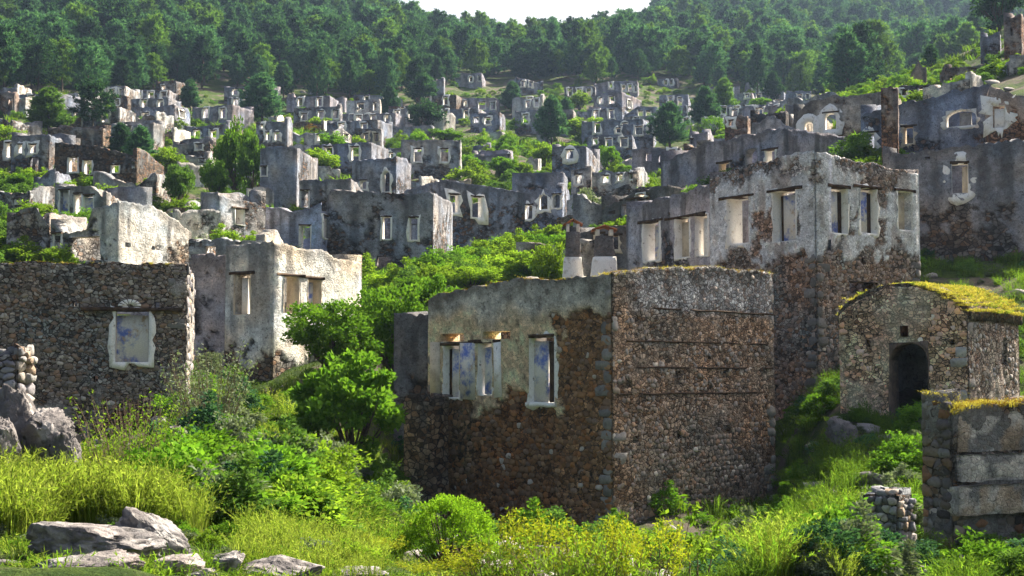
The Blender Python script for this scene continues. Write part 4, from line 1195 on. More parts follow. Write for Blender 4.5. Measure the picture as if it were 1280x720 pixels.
# ------------------------------------------------------------------ the village on the slope: every house by its own place in the picture
VILLAGE = [
 # label, x0, xc, x1, ytop, ybase, alpha, windows, style, options
 # --- left side, nearest rows
 ('pale stone house with bright rubble side wall just above the dark left house', 63, 146, 240, 252, 336, 28, [(66,292,76,330,{'sw':.1}),(84,296,124,326,{'hole':True}),W(157,306,4,6,hole=True),W(190,310,3,5,hole=True)], 'pale', dict(d=62, prof_l=[(0,0),(.35,-.2),(.45,-1.2),(.8,-1.3),(1,-.6)], prof_r=[(0,.1),(.5,.0),(.7,-.3),(1,-1.0)], rag=.3)),
 ('plain windowless grey wall house at far left above the dark left house', 8, 60, 68, 266, 338, 12, [W(22,320,3,4,hole=True),W(48,318,3,4,hole=True)], 'grey', dict(d=64, b_len=3.5, prof_l=[(0,-.4),(.3,.3),(.8,.1),(1,-.5)])),
 ('ruin with open front and blue painted inner wall, left village', 68, 131, 190, 232, 300, 16, [(72,236,84,266,{'sw':.1,'fill':('blue',.2,0,1)}),(90,242,100,270,{'sw':.1}),(102,244,115,272,{'sw':.1,'fill':('blue',.15,0,1)})], 'pale', dict(d=82, prof_l=[(0,-.8),(.3,0),(1,.1)], prof_r=[(0,-.3),(1,-1.5)])),
 ('brown stone house with two tall white edged windows, left village', 68, 170, 176, 184, 238, 10, [(82,196,94,215,{'sw':.12}),(101,200,112,218,{'sw':.12}),(136,206,146,216,{'sw':.1}),W(165,206,6,6,sw=.1)], 'brown', dict(d=104, prof_l=[(0,-.6),(.5,.1),(1,.6)], b_len=5)),
 ('grey house with three dark square windows under the yellow green tree', 14, 60, 66, 168, 216, 14, [W(21,186,6,11),W(37,186,9,11),W(57,186,8,11),(32,196,44,216,{'hole':True})], 'grey', dict(d=112, b_len=4)),
 ('low wall with blue rendered gable beside the brown house', 42, 69, 72, 216, 246, 10, [], 'blue', dict(d=98, b_len=2.5, rag=.5, prof_l=[(0,.4),(1,-.6)])),
 ('low pale room with tiny window at the left picture edge', -20, 36, 44, 240, 270, 15, [W(20,252,7,7,sw=.05)], 'pale', dict(d=86, rag=.5)),
 ('half collapsed room with tall right wall behind the bright rubble house', 116, 195, 198, 216, 262, 8, [W(146,214,10,8,sw=.1),W(168,208,6,6,sw=.1)], 'pale', dict(d=96, rag=.7, b_len=3, prof_l=[(0,0),(.3,-.8),(1,.2)])),
 ('stone house with one dark lintelled window above the white house', 262, 272, 332, 243, 308, 30, [(291,261,303,281,{'sw':.08,'lint_over':.3})], 'pale', dict(d=74, rag=.25)),
 ('long pale ruined wall with two arched hollows above the white plastered house', 236, 330, 336, 298, 345, 8, [W(262,312,14,14,hole=True),W(300,310,8,10,hole=True)], 'pale', dict(d=58, rag=.45, b_len=3, sink=2)),
 ('narrow tall grey house beside the bright bushes in mid village', 325, 370, 374, 184, 262, 10, [W(328,214,8,12,sw=.1)], 'grey', dict(d=100, b_len=5, prof_l=[(0,0),(.5,.1),(1,-.1)])),
 ('grey wall with dark doorway under the bright green bush', 374, 438, 444, 224, 268, 10, [(375,238,385,260,{'sw':.05})], 'grey', dict(d=96, b_len=4)),
 ('room with blue limewashed wall and dark door beside the wide grey house', 330, 402, 412, 262, 316, 12, [(374,282,388,312,{'sw':.05}),(400,270,410,298,{'sw':.1,'face':'R'})], 'blueroom', dict(d=78, rag=.3, b_len=4, prof_l=[(0,.4),(.25,.1),(.5,-.1),(1,.15)])),
 ('wide grey house with two white jambed windows, left of centre', 408, 541, 548, 241, 352, 8, [(477,271,488,299,{'sw':.10}),(511,272,522,300,{'sw':.14}),(470,320,490,346,{'hole':True})], 'grey', dict(d=78, b_len=6, prof_l=[(0,0),(.6,.15),(.95,.2),(1,-.1)], sink=2)),
 ('blue grey house with paired shuttered windows under the round green bush', 505, 549, 656, 226, 322, 62, [(561,243,573,266,{'sw':.35,'lint_over':.1}),(589,246,602,272,{'sw':.35,'lint_over':.1})], 'blue', dict(d=86, rag=.15, prof_r=[(0,.1),(1,-.35)])),
 ('small house with cream lit end wall and arched window above the wide grey house', 440, 494, 514, 197, 246, 22, [W(453,231,9,11,sw=.3,arch=.5),(477,214,487,240,{'sw':.3,'arch':.7,'lintel':False})], 'blue', dict(d=108, rag=.2, prof_r=[(0,.1),(.7,.2),(1,-.8)])),
 ('grey terrace building behind the cream ended house', 452, 515, 520, 184, 206, 12, [W(470,194,5,6),W(488,194,5,6)], 'mauve', dict(rag=.4, b_len=4)),
 # --- middle rows, left
 ('tall two window tower house below the forest, upper left', 195, 219, 223, 101, 137, 14, [W(200,110,5,6,sw=.25),W(216,110,6,7,sw=.25),W(214,128,4,5)], 'brown', dict(b_len=4, rag=.5)),
 ('blue grey house with three white framed windows, upper left', 168, 217, 238, 131, 166, 18, [W(178,145,9,8,sw=.25),W(198,145,9,9,sw=.25),W(223,143,7,8,sw=.25)], 'blue', {}),
 ('brown broken house stub right of the dark conical tree', 139, 158, 164, 123, 152, 16, [W(142,128,5,7,sw=.2)], 'brown', dict(rag=.8)),
 ('pale gabled ruin with row of small windows, upper left', 126, 190, 206, 154, 190, 22, [W(146,159,5,5,sw=.2),W(158,159,5,6,sw=.2),W(172,160,5,6,sw=.2)], 'pale', dict(rag=.4, prof_l=[(0,0),(.8,.2),(1,-1.0)])),
 ('blue grey house with two arched white windows, left middle', 230, 284, 292, 156, 184, 14, [W(243,167,9,10,sw=.25,arch=.6),W(264,168,8,10,sw=.3)], 'blue', {}),
 ('low pale lit wall below the twin arch house', 216, 262, 270, 178, 208, 18, [W(246,183,9,8,sw=.2)], 'pale', dict(rag=.6)),
 ('grey room with small bright side window near the tall green tree', 232, 258, 268, 196, 226, 15, [W(250,200,7,6,sw=.1),W(262,212,4,9,face='R')], 'pale', dict(rag=.4)),
 ('small pale hut half hidden by scrub, upper left', 242, 266, 272, 134, 152, 14, [], 'pale', dict(rag=.6)),
 ('violet grey house with two arches beneath the forest, left of pine', 280, 340, 346, 107, 132, 10, [W(290,115,7,7,sw=.25,arch=.7),W(304,115,8,7,sw=.25,arch=.7),W(338,111,6,7,sw=.2)], 'mauve', dict(b_len=4)),
 ('grey house with pair of dark windows beside tall green tree', 320, 358, 366, 151, 188, 14, [W(325,158,4,5),W(332,170,5,10),W(344,170,7,10)], 'grey', {}),
 ('narrow pillar stub at the forest edge, left of centre', 360, 367, 369, 117, 138, 10, [], 'mauve', dict(b_len=1.0, a_len=1.0, rag=.5)),
 ('long grey house with three windows below the light pines', 367, 424, 428, 133, 164, 10, [W(378,146,8,9,sw=.25),W(399,143,8,9,sw=.25),W(418,143,8,10,sw=.25)], 'grey', {}),
 ('grey upper room behind the long three window house', 396, 430, 434, 122, 140, 12, [], 'mauve', dict(rag=.4)),
 ('whitewashed house with collapsed window and dark door below the forest', 433, 474, 477, 124, 156, 12, [W(449,133,9,8,sw=.1),W(467,133,5,10,sw=.1),W(446,138,4,4)], 'white', dict(rag=.4)),
 ('pale cottage under the rust coloured bush, left of centre', 380, 414, 440, 164, 196, 30, [W(398,172,8,8,sw=.2),W(430,172,6,9,sw=.2)], 'pale', dict(rag=.5)),
 ('grey house with two warm windows and white finials, left of centre', 443, 476, 480, 160, 190, 10, [W(456,171,6,8,mat='cream'),W(469,172,6,10,mat='cream')], 'grey', dict(rag=.4)),
 ('long low grey terrace wall right of the finialed house', 478, 540, 544, 157, 178, 6, [], 'grey', dict(b_len=2, rag=.3)),
 ('lit gable wall beside the leaning pine', 536, 552, 570, 143, 172, 35, [], 'white', dict(rag=.4, prof_r=[(0,-.6),(.6,.6),(1,.2)])),
 ('twin narrow wall stubs at the forest edge above the leaning pine', 541, 554, 558, 101, 124, 14, [], 'grey', dict(a_len=2.2, b_len=1.2, rag=1.2)),
 # --- middle rows, centre
 ('violet square house standing alone at the forest edge', 568, 602, 605, 91, 112, 8, [W(588,99,4,6),W(599,98,4,6)], 'mauve', dict(b_len=5)),
 ('pale square house with bright windows standing alone below the forest', 636, 646, 679, 97, 122, 62, [W(654,105,5,7),W(664,105,5,7)], 'blue', dict(rag=.2)),
 ('long violet house with lit windows in the upper centre', 570, 620, 625, 122, 145, 10, [W(581,129,4,6),W(602,132,9,9,sw=.2),W(616,132,6,9,sw=.2)], 'mauve', dict(rag=.4)),
 ('blue grey house with a white framed window and end pillar, upper centre', 588, 624, 632, 140, 168, 14, [W(595,150,6,7,sw=.2),W(609,151,8,8,sw=.3)], 'blue', dict(rag=.3)),
 ('white broken room with tall jamb above the centre slope', 640, 678, 682, 121, 146, 10, [W(660,130,5,9),W(671,128,5,10)], 'white', dict(rag=1.0)),
 ('bright white rendered block on the green terraces', 612, 626, 638, 164, 181, 35, [], 'white', dict(rag=.3)),
 ('pale square pier on the terraces right of the white block', 676, 684, 690, 166, 182, 30, [], 'pale', dict(a_len=1.6, b_len=1.6, rag=.3)),
 ('long low blue terrace wall under the centre scrub', 538, 612, 616, 182, 197, 5, [], 'blue', dict(b_len=1.5, rag=.4)),
 ('low violet wall with a bright end right of the terrace wall', 590, 638, 644, 192, 206, 8, [W(636,196,4,5)], 'mauve', dict(b_len=2, rag=.5)),
 ('pale triangular gable remnant among centre bushes', 652, 672, 678, 198, 218, 12, [], 'white', dict(b_len=2, rag=.4, prof_l=[(0,-.8),(.4,.4),(1,-1.0)])),
 ('long blue grey front with a plain wide wall right of centre', 640, 704, 708, 215, 240, 6, [], 'blue', dict(d=112, b_len=5, rag=.12)),
 ('grey house with two pale arched windows right of centre', 644, 702, 712, 236, 290, 14, [(674,243,685,262,{'sw':.3,'arch':.6,'lintel':False}),(691,243,702,260,{'sw':.2,'arch':.5}),(656,256,666,274,{'sw':.3,'arch':.5})], 'blue', dict(d=94, rag=.4)),
 # --- right of centre
 ('violet house with four bright narrow windows at the forest edge', 742, 797, 801, 101, 124, 8, [W(765,107,3,6),W(781,110,4,7),W(789,110,4,8),W(796,111,3,7)], 'mauve', dict(b_len=5, rag=.3)),
 ('violet house with lit centre window below the four window house', 742, 776, 802, 114, 140, 34, [W(766,125,7,9,sw=.2),W(752,126,5,7),W(788,130,5,9)], 'mauve', dict(rag=.6)),
 ('violet house with two bright windows and pale corner, right of centre', 736, 776, 780, 134, 156, 10, [W(748,141,7,7,sw=.15),W(764,142,7,9,sw=.15)], 'mauve', {}),
 ('blue gabled house with paired broken windows, right of centre', 780, 822, 828, 134, 160, 10, [W(802,142,6,7,sw=.2),W(812,142,6,7,sw=.2)], 'blue', dict(prof_l=[(0,0),(.6,.2),(1,-1.2)])),
 ('tiny house with two lit windows among the pines, right of centre', 822, 846, 850, 98, 112, 12, [W(834,103,4,6),W(841,103,4,6)], 'mauve', {}),
 ('blue house with two tall windows above the dark pine', 824, 860, 864, 118, 148, 10, [W(840,126,5,9),W(852,127,5,10)], 'blue', {}),
 ('wide blue grey house with two white windows left of the dark pine', 760, 816, 820, 155, 190, 8, [W(774,163,6,6,sw=.25),W(800,163,9,10,sw=.25),W(814,161,5,8)], 'blue', dict(rag=.2)),
 ('lower blue grey house with three white windows, right of centre', 734, 790, 796, 168, 202, 10, [W(745,176,6,9,sw=.2),W(762,178,8,10,sw=.2),W(781,178,9,11,sw=.3)], 'blue', dict(rag=.4)),
 ('house with one large white arched window, right of centre', 690, 732, 750, 182, 222, 16, [W(713,193,9,11,sw=.4,arch=.8,round_=.6)], 'blue', dict(d=128, rag=.3)),
 ('broken room with bright white jamb below the arched window house', 714, 738, 746, 210, 240, 18, [W(724,224,9,12,sw=.2,arch=.6)], 'pale', dict(d=112, rag=.8)),
 ('row ruin with three small openings above the dark room', 740, 796, 812, 214, 244, 16, [W(758,224,8,9,sw=.2),W(776,222,7,8,sw=.2),W(790,220,5,8)], 'pale', dict(d=104, rag=.5)),
 ('dark broken stone house with arched holes below the dark pine', 790, 850, 862, 184, 222, 20, [W(812,196,8,10,hole=True),W(828,198,8,9,hole=True),W(842,192,6,8)], 'mauve', dict(d=118, rag=.7)),
 ('grey hut with pale door beside the beige block', 862, 884, 892, 166, 196, 15, [W(866,176,5,10)], 'mauve', dict(d=120, rag=.4)),
 ('plain beige plaster block above the long two storey ruin', 874, 888, 892, 175, 192, 20, [], 'tan', dict(d=100, a_len=1.0, b_len=1.0, rag=.1)),
 ('red and white broken cottage left of the long ruin', 906, 934, 942, 146, 172, 16, [W(916,154,6,7),W(934,154,4,7)], 'rust', dict(d=128, rag=.6)),
 ('dark rough wall behind the long two storey ruin', 938, 982, 990, 141, 166, 14, [], 'dark', dict(d=96, rag=.4)),
 ('violet house with three windows at the right forest edge', 932, 966, 970, 103, 122, 8, [W(946,109,4,6),W(955,110,5,7),W(964,110,4,6)], 'mauve', {}),
 ('blue house with two windows right of the violet forest edge house', 984, 1014, 1018, 114, 136, 8, [W(1003,121,6,6,sw=.2),W(1013,121,4,6)], 'blue', {}),
 ('ruined pair of walls with pale top, right middle', 922, 940, 946, 116, 142, 16, [W(937,119,5,6)], 'mauve', dict(rag=1.0)),
 ('low white lit wall between the two blue forest houses', 958, 976, 984, 128, 144, 25, [], 'white', dict(rag=.5, b_len=2)),
 ('small pale broken room below the blue forest house', 985, 1004, 1010, 130, 148, 16, [], 'pale', dict(rag=.8)),
 # --- top right ridge
 ('brown windowless barn on the right ridge', 1182, 1234, 1244, 82, 116, 12, [(1186,94,1214,112,{'hole':True})], 'brown', dict(d=104, rag=.3)),
 ('low ruin with small white openings along the ridge path', 1124, 1176, 1184, 106, 126, 20, [W(1136,116,8,7,sw=.2),W(1160,112,12,8,sw=.2),W(1172,110,8,8,sw=.2)], 'dark', dict(d=96, rag=.5)),
 ('small brown gable stub on the ridge left of the barn', 1144, 1158, 1166, 84, 106, 14, [], 'rust', dict(d=112, b_len=2, rag=.4, prof_l=[(0,-.6),(.5,.5),(1,-.6)])),
 ('blue grey room with salmon corner under the dark ridge tree', 1226, 1250, 1258, 42, 74, 20, [W(1246,60,5,6,hole=True)], 'blue', dict(d=110, rag=.4)),
 ('tall reddish tower wall at the upper right corner', 1262, 1276, 1330, 18, 78, 30, [W(1272,40,4,9,hole=True)], 'rust', dict(d=104, rag=.5)),
 ('pale low wall on the right ridge near the picture edge', 1262, 1300, 1330, 68, 100, 10, [], 'pale', dict(d=92, rag=.6)),
 # --- far left
 ('tall broken house with dark gap at the left picture edge', -30, 16, 24, 116, 152, 16, [W(8,130,10,14,hole=True)], 'rust', dict(rag=1.2)),
 ('white upright wall fragment near the left picture edge', 20, 30, 38, 123, 152, 20, [], 'white', dict(a_len=1.6, b_len=2, rag=1.0)),
 ('white lit hut between the two conifers, upper left', 84, 96, 102, 116, 140, 25, [W(88,126,4,5)], 'white', dict(rag=.6)),
 ('low brown wall at the left edge below the yellow bush', -20, 14, 22, 150, 176, 18, [], 'pale', dict(rag=.7)),
 ('long low rubble terrace below the yellow green tree', 60, 128, 134, 160, 178, 8, [], 'brown', dict(d=140, b_len=2, rag=.6)),
]
STY['blueroom'] = ((.17,.16,.155), (.45,.49,.62), .9, .2)
for row in VILLAGE:
    label, x0, xc, x1, yt, yb, al, wins, sty, opt = row
    opt = dict(opt)
    rv = random.Random(round(x0 * 7 + yt))
    if 'prof_r' not in opt:      # every ruin has fallen in its own way
        opt['prof_r'] = rv.choice([[(0, 0), (.4, -.1), (.7, -.5), (1, -.7)], [(0, .1), (.5, .6), (1, -.1)], [(0, 0), (1, -.3)], [(0, 0), (1, .1)], [(0, 0), (.8, .1), (1, -.6)]])
    if 'prof_l' not in opt and rv.random() < .4:
        opt['prof_l'] = rv.choice([[(0, .1), (.75, 0), (1, -.55)], [(0, -.35), (.2, .05), (1, .1)], [(0, .15), (.5, -.15), (1, .1)]])
    opt['back_drop'] = rv.choice([-.6, 0, .5, 1.2])
    wk = dict(lint_over=.06, proud=.10, sw=.30)
    opt['rag'] = opt.get('rag', .2) * .62
    house(label, x0, xc, x1, yt, yb, al, wins, sty=sty, win_kw=wk, **opt)

# ------------------------------------------------------------------ plainer shells that fill the tiers between those houses
KEEP = [(62,172,62,68),(115,170,68,46),(176,212,54,48),(207,222,36,54),(223,270,66,48),(293,252,104,64),(316,256,82,46),(400,228,40,64),(586,236,34,72),(690,182,62,42),(730,178,32,62),(838,186,58,52),(882,165,56,48),(906,150,52,40),(760,220,38,38),(735,292,58,50),(524,168,42,62),(328,158,66,58),(268,258,60,44)]
def fill_houses():
    r = np.random.default_rng(123)
    KN = [(cs.mean(0), rt['label']) for cs, rt in HOUSES]
    used = set()
    pxs = r.uniform(0, 1000, 6000); ds = np.exp(r.uniform(math.log(92), math.log(245), 6000))
    zs_ = ground_z((pxs - 640) / F * ds, ds)
    done = 0
    for px, d, z in zip(pxs, ds, zs_):
        if done >= 38: break
        x = (px - 640) / F * d
        row = 470 - F * z / d
        if row > 300 or row < np.interp(px, [0, 250, 400, 620, 820, 1000], [136, 126, 140, 120, 124, 132]) or px > 985 or (px > 850 and d < 140) or (540 < px < 700 and 190 < row): continue
        if any(np.hypot(*(cs.mean(0) - [x, d])) < 6.6 for cs, _ in HOUSES): continue
        w = r.uniform(5.0, 8.5) * F / d * (1 if row > 165 else .85); h = r.uniform(2.6, 4.6) * F / d * (1 if row > 165 else .66); al = r.normal(13, 7)
        yt = row - h
        if any(abs(px - a) < (w + tw) / 2 and yt < b - .2 * th and row > b for a, b, th, tw in KEEP): continue
        if any(px - w / 2 - 2 < (q[0] + q[2]) / 2 < px + w / 2 + 4 and yt - 3 < (q[1] + q[3]) / 2 < row and row > v[5] for v in VILLAGE for q in v[7]): continue
        sty = ['grey', 'blue', 'mauve', 'pale', 'brown'][int(r.choice(5, p=[.3, .3, .2, .12, .08]))]
        n = int(r.integers(2, 4)); yt = row - h
        wn = [W(px - w / 2 + w * (k + .6) / (n + .2), yt + .38 * h, max(4, .75 * F / d), max(6, 1.25 * F / d)) for k in range(n)]
        nh = min(KN, key=lambda q: math.hypot(q[0][0] - x, q[0][1] - d))
        dpx = px - (640 + nh[0][0] / nh[0][1] * F)
        rel = ('above' if d > nh[0][1] else 'below') if abs(dpx) < 26 else ('right of' if dpx > 0 else 'left of')
        cn = {'grey': 'grey', 'pale': 'pale', 'brown': 'brown', 'blue': 'bluish', 'mauve': 'violet'}[sty]
        lab = '%s shell with %s windows %s the %s' % (cn, ['two', 'three'][n - 2], rel, ' '.join(nh[1].replace(',', '').split()[:7]))
        lab = ' '.join(lab.split()[:15])
        if lab in used: lab = 'taller ' + lab
        if lab in used: continue
        used.add(lab)
        house(lab, px - w / 2, px + w / 2, px + w / 2 + 6, yt, row, al, wn, sty=sty, d=d, b_len=r.uniform(3.5, 5.5), rag=.14, win_kw=dict(lint_over=.06, proud=.10, sw=.30), back_drop=float(r.choice([-.5, 0, .6])))
        done += 1
fill_houses()

# ------------------------------------------------------------------ low broken walls between the houses
def fragments():
    r = np.random.default_rng(91)
    done = 0
    used = set()
    KNOWN = [(cs.mean(0), rt['label']) for cs, rt in HOUSES]
    spots = []
    pxs = r.uniform(-20, 1290, 2500); ds = np.exp(r.uniform(math.log(66), math.log(250), 2500))
    zs_ = ground_z((pxs - 640) / F * ds, ds)
    for px, d, z in zip(pxs, ds, zs_):
        if done >= 60: break
        x = (px - 640) / F * d
        row = 470 - F * z / d
        if row > 335 or row < 108 or (px > 1050 and d > 130): continue
        if any(np.hypot(*(cs.mean(0) - [x, d])) < 4.2 for cs, _ in HOUSES): continue
        if any(math.hypot(x - a, d - b) < 4.6 for a, b in spots): continue
        spots.append((x, d))
        al = math.radians(r.normal(8, 16)); L = r.uniform(2.5, 7.5) * (1 + .7 * (d > 115) * r.random()); H = r.uniform(.5, 1.7)
        dL = np.array([-math.cos(al), math.sin(al)]); dR = np.array([math.sin(al), math.cos(al)])
        sd = int(r.integers(9999))
        C = np.array([x, d]) - dL * L / 2
        sty = ['grey', 'pale', 'brown', 'blue', 'mauve'][int(r.integers(5))]
        near_h = min(KNOWN, key=lambda q: math.hypot(q[0][0] - x, q[0][1] - d))
        dpx = 640 + x / d * F - (640 + near_h[0][0] / near_h[0][1] * F)
        rel = ('above' if d > near_h[0][1] + 3 else 'below') if abs(dpx) < 26 else ('right of' if dpx > 0 else 'left of')
        base_l = 'low %s broken wall %s the %s' % ({'grey': 'grey', 'pale': 'pale', 'brown': 'brown', 'blue': 'bluish', 'mauve': 'violet grey'}[sty], rel, ' '.join(near_h[1].replace(',', '').split()[:8]))
        lab = base_l = ' '.join(base_l.split()[:14])
        for extra in ('short', 'long', 'mossy', 'leaning', 'crumbling', 'thick', 'ragged', 'squat'):
            if lab not in used: break
            lab = extra + ' ' + base_l
        used.add(lab)
        root = thing('terrace_wall', lab, 'wall', (x, d, z), 'low broken walls between the ruined houses')
        def tf(u, L=L, H=H, z=z, sd=sd):
            p = np.stack([u, 0 * u + sd, 0 * u], -1)
            return z + H * (.55 + .8 * fbm(p * .4, 3, sd)) + .6 * (np.floor(3 * vnoise(p * .9, sd)) / 3 - .4) + .2 * (fbm(p * 5, 2, sd) - .5)
        make_wall(root, C, dL, dR, L, z - 1.6, tf, .5, [], max(.16, 3.4 * d / F), sty, sd, M['masonry'])
        if r.random() < .5:
            make_wall(root, C, dR, dL, r.uniform(2, 4), z - 1.6, lambda u, tf=tf: tf(u) + .5, .5, [], max(.16, 3.4 * d / F), ['pale', 'white', 'pale'][int(r.integers(3))], sd, M['masonry'])
        HOUSES.append((np.array([C, C + L * dL, C + L * dL + .6 * dR, C + .6 * dR]), root))
        done += 1
fragments()
# ------------------------------------------------------------------ plants: shapes
def unit(v):
    return v / np.maximum(np.linalg.norm(v, axis=-1, keepdims=True), 1e-9)

def rhombs(c, a, l, w, rnd, fold=0.15):
    """leaf quads at c (n,3), long axis a, length l, width w"""
    n = len(c)
    a = unit(a)
    r = unit(rnd.normal(size=(n, 3)))
    b = unit(np.cross(a, r))
    nn = np.cross(a, b)
    l = np.broadcast_to(l, (n,))[:, None]; w = np.broadcast_to(w, (n,))[:, None]
    V = np.stack([c - a * l * .5, c + b * w * .5 + nn * fold * w - a * l * .05, c + a * l * .5, c - b * w * .5 + nn * fold * w - a * l * .05], 1).reshape(-1, 3)
    Q = np.arange(4 * n).reshape(n, 4)
    return V, Q

def tris(c, a, l, w, rnd):
    n = len(c)
    a = unit(a)
    b = unit(np.cross(a, rnd.normal(size=(n, 3))))
    l = np.broadcast_to(l, (n,))[:, None]; w = np.broadcast_to(w, (n,))[:, None]
    V = np.stack([c - b * w * .5, c + b * w * .5, c + a * l], 1).reshape(-1, 3)
    return V, np.arange(3 * n).reshape(n, 3)

def tube(pts, rad, sides=6):
    pts = np.asarray(pts, float)
    n = len(pts)
    tan = unit(np.gradient(pts, axis=0))
    ref = np.array([0.31, 0.87, 0.12])
    s = unit(np.cross(tan, ref)); t = np.cross(tan, s)
    ang = np.linspace(0, 2 * math.pi, sides, endpoint=False)
    V = (pts[:, None] + (np.cos(ang)[None, :, None] * s[:, None] + np.sin(ang)[None, :, None] * t[:, None]) * np.asarray(rad)[:, None, None]).reshape(-1, 3)
    I, J = np.meshgrid(np.arange(n - 1), np.arange(sides), indexing='ij')
    k = (I * sides + J).ravel(); k2 = (I * sides + (J + 1) % sides).ravel()
    return V, np.stack([k, k2, k2 + sides, k + sides], -1)

def merge(parts):
    Vs, Fs, off = [], {}, 0
    for V, Fq in parts:
        Vs.append(V)
        Fs.setdefault(Fq.shape[1], []).append(Fq + off)
        off += len(V)
    return np.vstack(Vs), [np.vstack(v) for v in Fs.values()]

def pine_shape(seed, nb=40, R=.27, per=9, clumps=5, low=.14, power=.75, nl=.062):
    rnd = np.random.default_rng(seed)
    wood = []
    bend = rnd.uniform(-.03, .03, 2)
    zz = np.linspace(0, .96, 7)
    trunk = np.stack([bend[0] * np.sin(zz * 3), bend[1] * np.sin(zz * 3), zz], -1)
    wood.append(tube(trunk, .017 * (1 - zz) + .003, 6))
    cs, dr = [], []
    for k in range(nb):
        h = low + (0.97 - low) * ((k + rnd.uniform(0, 1)) / nb) ** .85
        az = k * 2.4 + rnd.uniform(-.5, .5)
        r = R * max(.04, (1 - h)) ** power * min(1, .45 + (h - low) / .2) * rnd.uniform(.72, 1.18) * 1.25
        d = np.array([math.cos(az), math.sin(az), 0])
        o = np.array([np.interp(h, zz, trunk[:, 0]), np.interp(h, zz, trunk[:, 1]), h])
        s = np.linspace(0, 1, 4)
        up = rnd.uniform(.15, .5)
        pts = o + d * (r * s)[:, None] + np.array([0, 0, 1]) * (r * up * s ** 1.6)[:, None]
        if k % 2 == 0: wood.append(tube(pts, .006 * (1 - s) + .0015, 4))
        nc = max(2, int(clumps * (.5 + r / R)))
        for s_ in np.linspace(.30, 1.0, nc):
            c = o + d * r * s_ + np.array([0, 0, r * up * s_ ** 1.6]) + rnd.normal(0, .012, 3)
            c[:2] += np.array([-d[1], d[0]]) * rnd.normal(0, r * .22)
            n = int(per * rnd.uniform(.7, 1.3))
            cs.append(c + rnd.normal(0, .016, (n, 3)))
            dr.append(d * .55 + np.array([0, 0, .55]) + rnd.normal(0, .55, (n, 3)))
    c = np.vstack(cs); a = np.vstack(dr)
    crown = tris(c, a, rnd.uniform(.6, 1.3, len(c)) * nl, nl * .36, rnd)
    return crown, merge(wood)

def clump_shape(seed, n_cl=34, per=70, rx=.5, rz=.42, zc=.58, leaf=.05, spread=.13, aspect=.55, trunk_h=.2, base=True, shell=.55):
    """rounded broad-leaved crown of height about 1: clumps of leaves on an uneven shell, limbs inside"""
    rnd = np.random.default_rng(seed)
    wood, cs, dr = [], [], []
    for k in range(n_cl):
        d = unit(rnd.normal(size=3)); d[2] = d[2] if rnd.random() < .45 else abs(d[2])
        d = unit(d)
        q = rnd.uniform(shell, 1.0) * rnd.uniform(.85, 1.12)
        c = np.array([d[0] * rx * q, d[1] * rx * q, zc + d[2] * rz * q])
        n = int(per * rnd.uniform(.6, 1.4))
        sp = spread * rnd.uniform(.7, 1.25)
        p = rnd.normal(0, 1, (n, 3)); p = unit(p) * (rnd.random((n, 1)) ** .45) * sp * np.array([1, 1, .8])
        cs.append(c + p); dr.append(unit(p) * .7 + d * .5 + rnd.normal(0, .5, (n, 3)) + np.array([0, 0, -.1]))
        if k % 3 == 0:
            s = np.linspace(0, 1, 5)
            st = np.array([0, 0, trunk_h * rnd.uniform(.4, 1)])
            pts = st + (c - st) * s[:, None] + np.array([0, 0, 1]) * (np.sin(s * math.pi) * -.05)[:, None]
            wood.append(tube(pts, .016 * (1 - s) + .003, 5))
    s = np.linspace(0, 1, 5)
    wood.append(tube(np.stack([.02 * np.sin(s * 3), 0 * s, s * (zc)], -1), .028 * (1 - s) + .01, 7))
    c = np.vstack(cs); a = np.vstack(dr)
    c[:, 2] = np.maximum(c[:, 2], .02)
    crown = rhombs(c, a, leaf * rnd.uniform(.7, 1.35, len(c)), leaf * aspect * rnd.uniform(.8, 1.2, len(c)), rnd)
    return crown, merge(wood)

def tuft_shape(seed, n=46, h=.5, spread=.16, lean=.35, w=.012, feather=0):
    """grass tuft: bent tapering blades"""
    rnd = np.random.default_rng(seed)
    az = rnd.uniform(0, 2 * math.pi, n); r0 = spread * np.sqrt(rnd.random(n))
    o = np.stack([r0 * np.cos(az), r0 * np.sin(az), 0 * az - .03], -1)
    d = np.stack([np.cos(az), np.sin(az), 0 * az], -1) + rnd.normal(0, .4, (n, 3)) * [1, 1, 0]
    L = h * rnd.uniform(.5, 1.15, n)[:, None]
    ln = lean * rnd.uniform(.3, 1.4, n)[:, None]
    p1 = o + np.array([0, 0, 1]) * L * .55 + d * L * ln * .25
    p2 = o + np.array([0, 0, 1]) * L * (1 - ln * .35) + d * L * ln
    b = unit(np.cross(d, [0, 0, 1.0]) + rnd.normal(0, .3, (n, 3)))
    V = np.stack([o - b * w, o + b * w, p1 + b * w * .8, p1 - b * w * .8, p2], 1).reshape(-1, 3)
    k = np.arange(n) * 5
    parts = [(V, np.stack([k, k + 1, k + 2, k + 3], -1))]
    T = np.stack([k + 3, k + 2, k + 4], -1)
    Vs, Fs = V, [parts[0][1], T]
    if feather:
        m = n * feather
        i = rnd.integers(0, n, m); s = rnd.uniform(.35, 1, m)[:, None]
        c = p1[i] * (1 - s) + p2[i] * s
        fv, ft = tris(c, (p2 - p1)[i] + rnd.normal(0, .16, (m, 3)), .06 * rnd.uniform(.6, 1.3, m), .016, rnd)
        Fs = [Fs[0], np.vstack([T, ft + len(Vs)])]
        Vs = np.vstack([Vs, fv])
    return Vs, Fs

